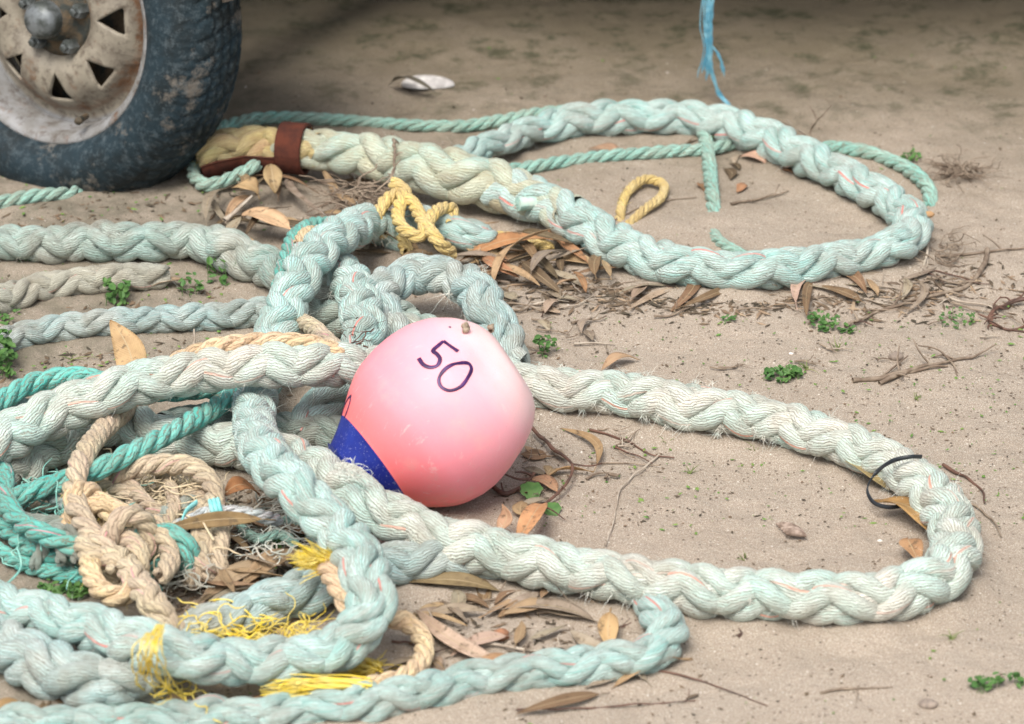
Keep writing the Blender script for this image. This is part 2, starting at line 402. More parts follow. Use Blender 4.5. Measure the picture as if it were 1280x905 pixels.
def strands(name, paths, rad, mat, label=None, cat=None, sides=5, parent=None, group=None, jitter=0.0):
    """loose yarns: paths in world coordinates"""
    nb = NB()
    for p in paths:
        c, s = spline(p, .003)
        if jitter: c = c+np.stack([smooth1d(len(c), 4)*jitter for _ in range(3)], 1)
        nb.tubes(c[:, :3], rad*(.7+.6*RNG.random())*np.clip((s[-1]-s)/.01+.3, .3, 1), sides, sid=RNG.random(), vshift=40)
    o = nb.build(name, mat, parent)
    if label: tag(o, label, cat, group)
    return o

def brush(nb, root, direc, n, L, spread, rad=.0005, droop=.25, rootr=.006, wav=.06, mi=0):
    """frayed yarn end: n fibres fanning out from root along direc"""
    direc = np.asarray(direc, float); direc /= np.linalg.norm(direc)
    d = norm(direc[None]+(RNG.random((n, 3))*2-1)*spread)
    off = (RNG.random((n, 3))*2-1)*rootr
    t = np.linspace(0, 1, 9)[None, :, None]
    Ls = L*(.55+.6*RNG.random(n))[:, None, None]
    w1 = RNG.random((n, 1, 3))*2-1; ph = RNG.random((n, 1, 1))*6
    p = np.asarray(root)[None, None]+off[:, None]+Ls*(d[:, None]*t+w1*wav*np.sin(t*7+ph)*t)
    p[:, :, 2] -= droop*L*(t[:, :, 0]**2)
    gz = ground_h(p[:, :, 0], p[:, :, 1])+rad
    p[:, :, 2] = np.maximum(p[:, :, 2], gz+.001*RNG.random((n, 1)))
    nb.tubes(p, rad*(1-.6*t[:, :, 0])*(.7+.6*RNG.random((n, 1))), 4, sid=RNG.random(n), vshift=30, mi=mi)

def curly(n, x0, x1, y0, y1, z0, z1, L, rad=.0005):
    ps = []
    for _ in range(n):
        p = P(random.uniform(x0, x1), random.uniform(y0, y1), random.uniform(z0, z1)); d = RNG.random(3)*2-1; d[2] *= .3; q = [p]
        for k in range(7):
            d = d+(RNG.random(3)*2-1)*.9; d[2] *= .5; d /= np.linalg.norm(d); p = p+d*L/7
            p[2] = max(p[2], ground_h(p[0], p[1])+.001); q.append(p)
        ps.append(np.array(q))
    return ps

# the big near loop that runs behind and then in front of the buoy
rope('mooring_rope', [(-80,600,.055),(-20,562,.065),(50,524,.08),(130,492,.095),(200,474,.103),(280,462,.108),(350,457,.112),(420,455,.11),(485,458,.085),(560,465,.05),(620,470,.033),
    (680,484,.029,1.0),(760,489,.028,1.05),(850,506,.028,1.05),(940,520,.028,1.02),(1030,545,.028),(1110,576,.028,.96),(1163,618,.028,.98),(1192,668,.028,1.0),(1182,712,.028,1.05),(1138,738,.028,1.04),
    (1070,750,.028,1.06),(980,745,.028,1.05),(880,738,.030,1.08),(790,722,.034,1.0),(700,706,.034,1.02),(620,690,.034,1.0),(545,671,.038,1.0),(480,642,.046,1.0),(425,608,.054,1.0),(378,576,.046,.95),(300,557,.032),(220,552,.03),(150,530,.03),(80,545,.028),(0,600,.028)],
    .0565, BLEACH, 'long bleached white mooring rope forming the big loop around the pink buoy', phase=.8, fuzz=1100, fl=.008,
    tufts=((.27, .40, 34, .009), (.40, .50, 8, .007), (.60, .70, 8, .007), (.70, .85, 8, .007)), ends=(0, 0))
# mint rope with the hooked bend
rope('mooring_rope', [(505,300,.012,.9),(470,282,.035,.95),(432,292,.07,1.0),(398,312,.085),(372,350,.08,1.02),(354,395,.065),(338,440,.05),(322,482,.045,1.0),(318,522,.07,.95),(334,572,.104,1.0),(376,616,.107,1.05),(420,662,.09,1.05),(452,710,.085,1.04),(462,756,.07,1.04),
    (436,797,.048,1.04),(380,822,.036,1.04),(300,827,.044,1.04),(215,817,.062,1.04),(140,795,.055,1.03),(70,775,.045,1.0),(0,757,.04,.98),(-80,735,.04)],
    0.0525, MINT, 'clean mint rope with red flecks bending in a tight hook left of the buoy', phase=.5, fuzz=420, fl=.009, tufts=((.0, .05, 5, .012), (.25, .35, 6, .012)))
rope('mooring_rope', [(-90,760,.03),(0,806,.03),(60,838,.03,1.05),(130,855,.03,1.0),(180,845,.024),(225,808,.018),(270,778,.026,.9),(340,752,.028,.9),(410,730,.03,.92),(480,708,.026,.9),(550,698,.024,.88),(625,702,.016,.8),(700,722,.0,.7)],
    .056, BLUEGREY, 'dirty blue-grey rope in the lower left corner running beneath the mint hooked rope', phase=.2, fuzz=380, fl=.009)
rope('mooring_rope', [(806,735,.012,.9),(822,765,.022,1.0),(838,792,.022,1.05),(812,818,.018,1.05),(750,830,.016,1.02),(680,838,.014,.98),(600,850,.012,1.0),(520,868,.012,1.0),(440,880,.011,.95),(350,889,.010,.95),(250,897,.010,1.0),(150,902,.010,.95),(50,907,.010,1.0),(-60,914,.010)],
    .043, MINT, 'thin pale mint rope half sunk in the sand along the bottom edge', phase=.4, fuzz=300, fl=.008, pitch=3.3, loose=1.6)
# ropes on the left, going off frame
rope('mooring_rope', [(-90,318,.024),(0,305,.024),(60,306,.024),(120,302,.026,1.0),(180,304,.026,1.0),(240,300,.028,1.1),(290,316,.03,1.15),(335,334,.03,1.1),(380,352,.03),(425,372,.032),(470,392,.03),(520,402,.02)],
    .050, GREY, 'loose grey-green rope, farthest of the three running off the left edge', phase=1.2, fuzz=300, fl=.008, loose=1.8)
rope('mooring_rope', [(-90,405,.016),(0,374,.018),(60,357,.018),(120,349,.018,1.05),(170,346,.018),(212,346,.014,.85)],
    .040, PALE, 'short cream rope end lying between two longer ropes at the left', phase=.3, fuzz=300, fl=.007, ends=(0, 1), pitch=2.9)
rope('mooring_rope', [(-90,462,.016),(0,428,.017),(60,413,.017),(140,403,.018),(220,398,.018),(300,393,.018),(360,386,.018),(425,380,.016)],
    .038, BLUEGREY, 'slim blue-white rope under the upright brown leaf at the left', phase=.9, fuzz=260, fl=.007, pitch=2.8)
# the clump behind the buoy
rope('mooring_rope', [(505,440,.02),(478,400,.04),(482,362,.052),(520,342,.056),(572,350,.056),(608,384,.052),(628,425,.036),(640,458,.02)],
    .054, BLUEGREY, 'arched rope rising behind the top of the buoy with a frayed peak', phase=.1, fuzz=700, fl=.010, tufts=((.55, .75, 4, .012),))
rope('mooring_rope', [(412,330,.03),(436,350,.05),(450,385,.062),(452,425,.055),(430,472,.04),(402,512,.032),(372,545,.02)],
    .052, MINT, 'pale blue-white rope dropping behind the bleached rope just left of the buoy', phase=.6, fuzz=400, fl=.010, tufts=((.1, .4, 5, .012),))
rope('mooring_rope', [(380,398,.02),(420,400,.03),(470,405,.03),(520,415,.025),(560,430,.02)],
    .050, GREY, 'shaded grey rope lying low in the clump behind the buoy', phase=.6, fuzz=300, fl=.010)
rope('mooring_rope', [(200,535,.02),(250,527,.02),(320,536,.022),(395,540,.024),(460,546,.022),(520,560,.015)],
    .044, GREY, 'grey rope passing low beneath the crossing of the mint and bleached ropes', phase=.3, fuzz=260, fl=.008)

# the far loop with its spliced, sleeved end
farA = bpy.data.objects.new('mooring_rope', None); COL.objects.link(farA)
tag(farA, 'mint rope in a wide far loop, its end bound with rust red', 'rope')
_loop = [(244,196,.034,.9),(268,188,.038,.98),(300,182,.04,1.0),(345,183,.043,1.05),(400,187,.046,1.05),(450,194,.048,1.2),(500,204,.048,1.25),(560,218,.046,1.3),(620,233,.042,1.3),(670,250,.038,1.2),(715,272,.033,1.1),(762,302,.028,1.08),(820,325,.026,1.05),(890,337,.026,.98),(960,337,.026,.98),(1020,330,.026,.98),(1075,321,.026,.95),(1122,306,.026,.95),
     (1142,284,.026,.98),(1126,262,.026,.98),(1092,238,.026,1.0),(1048,216,.026,1.0),(1005,196,.026,1.02),(955,173,.026,1.05),(900,154,.026,1.05),(850,148,.026,1.0),(790,146,.026,1.0),(735,149,.026,.95),(680,159,.026,.85),(625,176,.028,.75),(575,196,.03,.7),(540,208,.03,.6)]
o, Apath, As = rope('braid', _loop[8:], .0545, MINT, phase=.7, fuzz=260, fl=.009, parent=farA, pitch=2.9)
o, Apath2, _ = rope('splice', _loop[3:11], .0545, OLIVE, phase=.7, fuzz=380, fl=.010, parent=farA, pitch=3.3, loose=1.6, ends=(1, 0))
o, Apath3, _ = rope('stained_end', _loop[:5], .0545, YOL, phase=.2, fuzz=380, fl=.008, parent=farA, pitch=2.6, loose=1.8, ends=(1, 0))
# rust-red binding: a ring round the splice plus a gutter-shaped strip under the end
def band(name, f0, f1, rad, a0, a1, mat, parent, path, thick=.004):
    M = len(path); i0, i1 = int(f0*M), int(f1*M); c = path[i0:i1]; T, U, B = frame_for(path, True); U = U[i0:i1]; B = B[i0:i1]
    th = np.linspace(a0, a1, 33); nb = NB(); full = abs(a1-a0) > 6.2
    for rr, flip in ((rad, 0), (rad-thick, 1)):
        V = c[:, None]+rr*(U[:, None]*np.sin(th)[None, :, None]+B[:, None]*np.cos(th)[None, :, None])*(1+.04*(RNG.random((len(c), 1, 1))-.5))
        k = 33; i = (np.arange(len(c)-1)[:, None]*k+np.arange(32)[None]).ravel()
        F = np.stack([i, i+1, i+1+k, i+k], 1); nb.add(V.reshape(-1, 3), F if not flip else F[:, ::-1], np.stack([np.tile(th/6.28, len(c)), np.repeat(np.arange(len(c))*.004, 33)], 1))
    n1 = len(c)*33
    e = np.arange(32)
    nb.f.append(np.stack([e, e+1, e+1+n1, e+n1], 1)); nb.mi.append(np.zeros(32, int))
    b_ = (len(c)-1)*33; nb.f.append(np.stack([e+b_, e+1+b_, e+1+b_+n1, e+b_+n1], 1)); nb.mi.append(np.zeros(32, int))
    if not full:
        q = np.arange(len(c)-1)*33
        for off in (0, 32): nb.f.append(np.stack([q+off, q+33+off, q+33+off+n1, q+off+n1], 1)); nb.mi.append(np.zeros(len(q), int))
    return nb.build(name, mat, parent)
RUST = simple('rust_binding', (.105, .028, .015), .95, (.06, .018, .012), 50.0, .0015)
band('binding', .68, .92, .0325, 0, 2*PI, RUST, farA, Apath3)
band('chafe_strip', .0, .70, .0335, PI*1.1, PI*1.97, RUST, farA, Apath3)['label'] = 'rust-brown gutter-shaped strip under the rope end'
# cut strand ends poking from the splice
STUB = simple('cut_strand', (.34, .56, .50), .9, (.54, .64, .56), 60.0, .001)
for (x, y, z, dx, dz) in ((660,254,.046,-.012,.001),):
    b = P(x, y, z); nb = NB()
    pth = np.array([b+np.array([.02, .012, -.004]), b, b+np.array([dx, -.006, dz])]); c, s = spline(pth, .003)
    nb.tubes(c, np.full(len(c), .0085), 12, vshift=12, sid=.3)
    e = c[-1]; nb.tubes(np.array([c[-1], c[-1]+(c[-1]-c[-2])*.25]), np.array([.0085, .0003]), 12, sid=.3)
    brush(nb, e, c[-1]-c[-2], 16, .010, .5, .0004, 0, .005)
    nb.build('strand_end', STUB, farA)

# short mint piece with the yellow knot on it
rope('rope_end', [(500,262,.03,.8),(540,280,.032,1),(580,292,.03,1),(615,300,.02,.9)], .046, MINT, 'short mint rope end poking out right of the yellow knotted cord', 'rope end', phase=.3, fuzz=200, ends=(0, 1), pitch=3)

# thin cords
def cord(px, D, mat, label, name='thin_cord', **k):
    k.setdefault('fuzz', 120); k.setdefault('fl', .005); k.setdefault('ends', (1, 1))
    return rope(name, px, D, mat, label, k.pop('cat', 'cord'), style=k.pop('style', 'lay'), **k)
cord([(326,204,.03),(292,221,.018),(258,231,.012),(243,222,.012),(244,198,.018),(258,172,.02),(290,155,.012),(340,147,.010),(420,150,.009),(500,156,.009),(570,158,.009),(630,150,.009),(690,140,.01),(735,140,.01)],
     .018, TEALP, 'teal cord running along the far side of the spliced rope end and curling under it')
cord([(630,214,.012),(700,203,.009),(760,195,.009),(830,190,.009),(880,187,.009),(925,178,.009)], .018, TEALP, 'straight teal cord crossing inside the far rope loop')
cord([(876,158,.016),(883,182,.012),(888,215,.009),(891,250,.004),(893,285,-.012)], .019, TEALP, 'faded teal cord coming out from under the far loop and diving into the sand', phase=1)
cord([(890,290,-.010),(900,303,.003),(922,316,.004),(950,330,.004)], .016, TEALP, 'tiny stub of teal cord surfacing just behind the far loop')
cord([(1020,184,.009),(1055,186,.009),(1095,194,.009),(1130,209,.009),(1155,228,.008),(1163,244,.006),(1160,262,.0)], .020, TEALP, 'teal cord hugging the outer right side of the far rope loop')
cord([(-60,268,.009),(0,253,.009),(50,244,.009),(85,242,.004),(115,238,-.014)], .019, TEALP, 'faded teal cord on the sand just in front of the tyre', ends=(0, 1))
cord([(-30,528,.04),(8,496,.05),(45,477,.055),(90,470,.06),(130,475,.065),(200,490,.058),(262,487,.052),(292,494,.05),(268,510,.055),(222,536,.068),(172,562,.072),(120,588,.066),(60,607,.05),(10,626,.04),(-40,645,.03)],
     .0225, TEAL, 'bright teal cord looping up at the left edge and passing under the bleached rope')
cord([(-30,560,.03),(3,590,.045),(8,625,.05),(25,652,.05),(55,668,.05),(88,682,.045),(125,698,.03)], .022, TEAL, 'teal cord dropping down the left edge into the tangle')
cord([(-30,640,.02),(10,662,.022),(45,688,.022),(90,700,.018),(140,690,.016)], .022, TEAL, 'lowest teal cord of the left tangle, lying on the sand', phase=2)
cord([(-20,628,.03),(30,650,.035),(75,655,.04),(112,668,.035),(140,690,.03)], .018, GREY, 'grimy grey-green cord crossing the left teal tangle')
cord([(45,690,.022),(80,712,.012),(112,726,.006)], .014, GREY, 'thin grey cord tail ending on the sand below the teal tangle', ends=(0, 1))
cord([(160,690,.04),(178,672,.05),(208,668,.055),(232,682,.05),(236,700,.035),(210,706,.026),(175,712,.02)], .023, TEAL, 'short bright teal cord bent double between the two tan knots')
cord([(40,712,.012),(72,660,.05),(78,705,.03)], .014, GREY, 'grey cord wound upright over the teal tangle, left turn', phase=.4)
cord([(84,712,.012),(88,662,.055),(98,705,.03)], .014, GREY, 'grey cord wound upright over the teal tangle, right turn', phase=.9)
# tan and golden cords
cord([(205,462,.11),(245,441,.122),(290,430,.13),(345,426,.135),(395,431,.13),(430,445,.12)], .020, GOLD, 'golden cord arching over the top of the bleached rope')
cord([(360,392,.05),(388,408,.065),(418,434,.10)], .020, TAN, 'short dull tan cord slanting down to the golden cord', phase=1)
cord([(175,500,.045),(140,525,.062),(112,558,.075),(97,590,.075),(93,618,.07),(104,650,.062),(128,682,.056),(152,712,.056)], .024, TAN, 'tan cord hanging from the bleached rope down to the big knot', fuzz=420, style='hard')
knot_pts = []
def knot(name, px, py, z, size, D, mat, label, rot=0.0, tilt=.5):
    c0 = P(px, py, z); t = np.linspace(0, 2*PI*.97, 26)
    p = np.stack([np.sin(t)+2*np.sin(2*t), np.cos(t)-2*np.cos(2*t), -np.sin(3*t)*1.25], 1)*size/3
    ca, sa = math.cos(rot), math.sin(rot); p = p@np.array([[ca, sa, 0], [-sa, ca, 0], [0, 0, 1]])
    ct, st = math.cos(tilt), math.sin(tilt); p = p@np.array([[1, 0, 0], [0, ct, st], [0, -st, ct]])
    return rope(name, (p+c0).tolist(), D, mat, label, 'knot', style='hard', world=True, fuzz=500, fl=.006, wobble=1.5, ends=(1, 1))
knot('knot', 150, 686, .052, .036, .021, TAN, 'large fuzzy tan knot tied in the hanging cord', .4, .7)
knot('knot', 110, 645, .052, .026, .022, GOLD, 'small yellowish knot above the large fuzzy one', 1.2, .9)
rope('tan_braid', [(146,692,.055,.9),(176,732,.052,1.05),(204,770,.046,1.05),(232,806,.026,.9)], .029, TAN, 'thick fuzzy tan braid running from the large knot onto the mint rope', fuzz=900, fl=.006, phase=.4, ends=(1, 1))
cord([(100,612,.06),(135,632,.062),(170,650,.058),(202,662,.05),(222,668,.03)], .022, GOLD, 'golden cord branching right from the hanging tan cord', style='hard', fuzz=260)
cord([(138,600,.045),(165,586,.055),(205,580,.06),(240,584,.062),(262,602,.058),(268,628,.05),(262,655,.04)], .022, TAN, 'knobbly tan cord arching over the frayed heart of the tangle', style='hard', fuzz=260, phase=1)
cord([(95,606,.03),(130,606,.036),(165,622,.034),(188,646,.026)], .020, TAN, 'greyish pink cord lying beneath the golden branch', style='hard', phase=2)
cord([(236,735,.014),(248,705,.03),(258,680,.042),(248,668,.046),(240,682,.04),(252,705,.032),(268,725,.016)], .020, TAN, 'tan cord bight standing up beside the short bright teal cord', style='hard', fuzz=400, phase=.5)
cord([(272,640,.045),(276,668,.04),(272,700,.03),(278,728,.014)], .020, TAN, 'fluffy tan cord leg hanging down right of the standing bight', style='hard', fuzz=500, phase=1.5)
cord([(205,655,.04),(215,640,.035),(240,632,.035),(262,640,.03)], .024, GREY, 'frayed khaki cord end in the middle of the tangle', fuzz=900, fl=.012, style='hard')
cord([(212,662,.045),(238,650,.052),(262,640,.056),(295,640,.056),(328,646,.046),(350,652,.03)], .014, rope_mat('pale_blue_cord', [(.50,.68,.70),(.60,.66,.66),(.72,.76,.74),(.6,.5,.55)], yarns=4, tracer=((.75,.15,.3), .2), dirt_amt=.15),
     'pale blue cord lashed across the tan cords with a turquoise tie', phase=.4)
TIE = simple('turquoise_tie', (.16, .56, .56), .6, (.30, .66, .66), 40.0, .0006)
def torus_pts(c, r, ax, n=17, turns=1.0, adv=0.0):
    ax = np.asarray(ax, float); ax /= np.linalg.norm(ax); a = np.cross(ax, [0, 0, 1.0]); a /= np.linalg.norm(a); b = np.cross(ax, a)
    t = np.linspace(0, 2*PI*turns, int(n*turns))
    return np.asarray(c)[None]+r*(np.cos(t)[:, None]*a+np.sin(t)[:, None]*b)+ax[None]*(t/(2*PI)*adv)[:, None]
nb = NB()
p = torus_pts(P(262, 640, .056), .011, (1, .1, .2), turns=3, adv=.004); nb.tubes(p, np.full(len(p), .0022), 6, sid=.4)
c_, _ = spline([P(246,628,.072), P(232,640,.066), P(224,664,.05)], .003); nb.tubes(c_, np.full(len(c_), .0024), 6, ell=(.5, 1.6))
tag(nb.build('twine_tie', TIE), 'turquoise twine tied round the pale blue cord, one tail sticking up', 'twine')

cord([(150,592,.035),(172,618,.04),(196,640,.04),(215,655,.035)], .017, TAN, 'thin tan cord slanting down through the frayed heart of the tangle', style='hard', fuzz=300)
cord([(118,690,.05),(112,715,.05),(126,738,.046),(150,745,.046),(168,732,.05)], .022, GOLD, 'golden cord bulging round the lower left of the big knot', style='hard', fuzz=400)
cord([(172,668,.05),(190,655,.055),(205,672,.055),(212,700,.05),(200,722,.05)], .020, TAN, 'tan cord hooked over the right side of the big knot', style='hard', fuzz=400)
cord([(200,590,.03),(214,612,.04),(216,640,.045),(205,660,.04)], .015, TAN, 'slender tan cord standing inside the knobbly arch', style='hard', fuzz=300)
cord([(-20,548,.02),(40,560,.03),(90,548,.03),(140,535,.03)], .020, TEALP, 'faded teal cord in the shade under the bleached rope at the left', fuzz=200)
cord([(-20,676,.012),(30,705,.012),(70,716,.010),(128,722,.010),(180,715,.010)], .017, TEAL, 'thin teal cord lying lowest around the front of the left tangle', fuzz=200)
cord([(205,706,.03),(190,712,.03),(180,728,.018),(200,742,.010)], .016, TEAL, 'small teal cord tail under the short bright teal cord', fuzz=200, ends=(0, 1))
cord([(350,650,.02),(372,655,.02),(392,672,.02),(396,700,.015)], .012, TEALP, 'thin pale cord trailing from the lashed cord towards the hooked mint rope', fuzz=300)
# the teal cord running along the upper mint rope
cord([(412,280,.055),(385,283,.075),(366,300,.085),(356,330,.085),(348,360,.072),(342,392,.055)], .019, TEAL, 'teal cord hugging the left side of the upper mint rope', fuzz=120)
cord([(400,288,.075),(382,292,.088),(372,306,.094)], .015, GOLD, 'short golden cord tucked beside the upper mint rope top', fuzz=120)
rope('mooring_rope', [(-90,505,.02),(-20,512,.02),(40,520,.022),(100,512,.022),(160,505,.02)], .044, BLUEGREY, 'bluish rope in the shade behind the bleached rope at the left edge', phase=.4, fuzz=200, fl=.008)
strands('fibre_clump', curly(90, 5, 135, 598, 700, .005, .04, .07), .0009, TLFUZZ, 'loose teal yarns straggling through the left tangle', 'fibre tuft')
strands('fibre_clump', curly(80, 110, 270, 585, 700, .01, .05, .06), .0009, TFUZZ, 'loose tan yarns straggling round the knots', 'fibre tuft')
strands('fibre_clump', curly(60, 320, 395, 620, 690, .005, .04, .06), .0008, GFUZZ, 'grey and pale yarns hanging left of the hooked mint rope', 'fibre tuft')
cord([(40,612,.03),(75,628,.034),(100,650,.03),(120,680,.022)], .013, BLUEGREY, 'thin pale cord crossing the teal tangle from upper left', fuzz=300)
cord([(-10,610,.02),(35,618,.03),(70,605,.035),(105,592,.03)], .016, GREY, 'grey-green cord under the bright teal cord at the left', fuzz=300)
cord([(226,612,.03),(250,622,.036),(248,646,.036),(228,650,.03)], .016, TAN, 'small curled tan cord behind the turquoise tie', style='hard', fuzz=400)
cord([(300,660,.02),(326,674,.03),(350,668,.03),(372,684,.02)], .011, TEALP, 'faded teal cord wriggling past the long olive-brown leaf', fuzz=300)
# yellow knotted cord, pieces and the loop half buried in the sand
nb = NB()
rope('', [(505,262,.03),(488,276,.035),(476,292,.03),(470,275,.05),(478,256,.062),(496,243,.066),(514,252,.064),(530,278,.058),(548,302,.05),(566,318,.032)], .017, None, style='hard', fuzz=60, fl=.004, nb_in=nb)
rope('', [(492,228,.074),(506,240,.070),(498,262,.060),(502,284,.052),(524,296,.05),(532,282,.058),(548,262,.060),(566,262,.05),(560,282,.04)], .017, None, style='hard', fuzz=60, fl=.004, nb_in=nb, phase=1)
rope('', [(500,280,.03),(503,300,.02),(510,318,.012)], .016, None, style='hard', fuzz=60, fl=.004, nb_in=nb, phase=2)
tag(nb.build('knotted_rope', [YELL, YFRAY]), 'bright yellow cord knotted round the mint rope end', 'cord')
cord([(600,296,.010),(640,298,.012),(668,302,.012),(690,312,.008)], .016, YELL, 'straight yellow cord among the leaves under the far splice', style='hard')
cord([(774,284,-.006),(776,262,.006),(786,238,.009),(808,224,.010),(827,229,.010),(826,246,.010),(806,262,.008),(782,284,-.004)], .0125, YELL, 'yellow cord loop half buried inside the far rope loop', style='hard')

# yellow frayed cords in the foreground
nb = NB(); r0 = P(404, 704, .078)
rope('', [(402,702,.076),(418,724,.076),(430,744,.066),(438,768,.05)], .022, None, style='hard', fuzz=300, fl=.005, nb_in=nb)
brush(nb, r0+np.array([.004, 0, .0]), (-.7, -.2, .45), 170, .032, .50, .0007, .15, .008, .03, mi=1)
tag(nb.build('frayed_cord', [GOLD, YFRAY]), 'short cord with a bright yellow brush end by the hooked mint rope', 'cord')
nb = NB()
rope('', [(485,772,.03),(508,778,.024),(528,798,.018),(528,824,.016),(505,846,.016),(472,856,.016),(440,860,.014)], .021, None, style='hard', fuzz=300, fl=.005, nb_in=nb)
rr = P(462, 858, .014)
tag(nb.build('curled_rope', [GOLD, YFRAY]), 'tan cord curling out from under the hooked mint rope with an unlaid yellow end', 'cord')
cordob = bpy.data.objects[-1] if False else None
nb = NB(); brush(nb, P(455,862,.018), (-1, -.03, .06), 110, .085, .10, .0011, .06, .008, .05)
fe = nb.build('frayed_end', YFRAY, [o for o in S.objects if o.get('label', '').startswith('tan cord curling')][0])
nb = NB(); brush(nb, P(470,838,.008), (-.9, .25, .12), 80, .036, .5, .0006, .2, .007, .06)
brush(nb, P(470,832,.006), (.5, .3, .1), 20, .02, .6, .0005, .2, .004, .06)
tag(nb.build('yellow_tuft', YFRAY), 'yellow fibre tuft on the sand inside the curl of tan cord', 'fibre tuft')
strands('yellow_tuft', curly(70, 268, 325, 788, 806, .01, .04, .07)+curly(14, 232, 300, 775, 800, .03, .05, .05), .0007, YFRAY, 'tangle of fine yellow fibres behind the mint rope at lower left', 'fibre tuft')
strands('yellow_tuft', curly(40, 345, 390, 786, 800, .006, .03, .06), .0005, YFRAY, 'wisp of yellow fibres behind the mint rope, below the yellow brush end', 'fibre tuft')
ps = []
for k in range(20):
    x = random.uniform(-14, 14); p0 = P(200+x*.3, 782, .10)
    q = [p0, P(188+x+random.uniform(-8, 8), 812+random.uniform(-5, 5), .108), P(190+x+random.uniform(-10, 10), 845, .07), P(205+x*1.6+random.uniform(-12, 12), 868+random.uniform(-8, 10), .02)]
    ps.append(np.array(q[:random.choice((3, 4, 4))]))
strands('yellow_tuft', ps+curly(26, 190, 240, 850, 876, .005, .03, .05), .0005, YFRAY, 'thin yellow threads trailing from the tan braid over the mint rope', 'fibre tuft', jitter=.0015)
# pale frayed fibres in the tangle
strands('fibre_clump', curly(160, 190, 262, 605, 650, .01, .045, .05, ), .0005, TFUZZ, 'matted khaki fibres in the heart of the tangle', 'fibre tuft')
strands('fibre_clump', curly(70, 205, 260, 690, 735, .005, .04, .035), .0006, GFUZZ, 'grey frayed fibres hanging under the short bright teal cord', 'fibre tuft')
strands('fibre_clump', curly(50, 300, 350, 640, 690, .005, .035, .05), .0004, FUZZ, 'pale frayed threads left of the hooked mint rope', 'fibre tuft')
nb = NB(); brush(nb, P(434, 588, .095), (.2, -.1, .9), 40, .024, .7, .0004, .5, .009, .12)
tag(nb.build('fibre_clump', FUZZ), 'white fuzz standing up from the rope against the blue end of the buoy', 'fibre tuft')

# blue twine hanging from the trailer
ps = []
edge_y = P(885, 125, 0)[1]-.02
def hang(px, py):               # a point in the upright plane in which the twine hangs
    d = ray(px, py); t = (edge_y-CAM[1])/d[1]; return CAM+d*t
for k in range(16):
    x = random.uniform(-9, 9)
    top = hang(884+x, 0); top = top+np.array([0, 0, .34])
    q = [top, hang(884+x+random.uniform(-4, 4), -20), hang(882+x*.9, 30), hang(884+x*.7, 62), hang(880+x+random.uniform(-6, 6), 88+random.uniform(-12, 14))]
    ps.append(np.array(q))
for k in range(6):
    x = random.uniform(-2, 2)
    ps.append(np.array([hang(884+x, 0)+np.array([0, 0, .34]), hang(886+x, 30), hang(886+x, 70), hang(893+x, 100), hang(900+x, 118), P(912+x, 132, .004)]))
for k in range(5):
    ps.append(np.array([hang(888, 55), hang(900+k, 72+2*k), hang(901+k, 84+3*k)]))
strands('blue_twine', ps, .0010, TWINE, 'frayed blue twine hanging down to the sand behind the far loop', 'twine', jitter=.0012)

# ------------------------------------------------------------------ buoy
BC = P(552, 515, 0); 
d = ray(555, 511); t = (.0955-CAM[2])/d[2]; BC = CAM+d*t; BC[2] += float(ground_h(BC[0], BC[1]))
ax = np.array([-.79, -.36, -.48]); ax /= np.linalg.norm(ax)
e1 = np.cross(ax, [0, 0, 1.0]); e1 /= np.linalg.norm(e1); e2 = np.cross(ax, e1)
BS = .888
def prof(a):        # radius of the float at distance a from its centre along the axis (blue end at positive a)
    return np.interp(a, [-.1075*BS, -.1065*BS, -.104*BS, -.098*BS, -.088*BS, -.072*BS, -.05*BS, -.025*BS, 0, .02, .04, .0517, .066, .080, .0913, .104, .1177, .130],
                     [0.0, .014*BS, .026*BS, .043*BS, .061*BS, .0795*BS, .0955*BS, .1045*BS, .0950, .0938, .0895, .0845, .0752, .0640, .0546, .0462, .0386, .034])
def buoy_piece(a0, a1, n, off=0.0):
    if a0 < -.1: aa = -.1075*BS*np.cos(np.linspace(0, PI/2, n//2)); aa = np.concatenate([aa, np.linspace(0, a1, n-n//2+1)[1:]])
    else: aa = np.linspace(a0, a1, n)
    th = np.linspace(0, 2*PI, 129)[:-1]
    rr = prof(aa)
    ker = np.array([1, 2, 3, 2, 1])/9.0
    if len(rr) > 12:
        r2 = np.convolve(np.pad(rr, 2, mode='edge'), ker, 'valid'); r2[:3] = rr[:3]; rr = r2
    V = BC+aa[:, None, None]*ax+(rr+off)[:, None, None]*(np.cos(th)[None, :, None]*e1+np.sin(th)[None, :, None]*e2)
    # the soft dent at upper right
    for (qx, qy, rad_, dep) in ((654, 446, .044, .011), (612, 450, .034, .006), (655, 575, .05, .006), (470, 450, .05, .003), (560, 560, .06, -.002)):
        dd = ray(qx, qy); oc = CAM-BC; b_ = dd.dot(oc); disc = b_*b_-(oc.dot(oc)-.095**2)
        hp = CAM+dd*(-b_-math.sqrt(max(disc, 0)))
        nn = (hp-BC)/np.linalg.norm(hp-BC); r_ = np.linalg.norm(V-hp, axis=2)
        V = V-nn*(dep*np.exp(-(r_/rad_)**2*1.6))[..., None]
    n_, k = len(aa), 128; j = np.arange(k); i = (np.arange(n_-1)[:, None]*k+j[None]).ravel(); i2 = (np.arange(n_-1)[:, None]*k+((j+1) % k)[None]).ravel()
    return V.reshape(-1, 3), np.stack([i, i2, i2+k, i+k], 1)
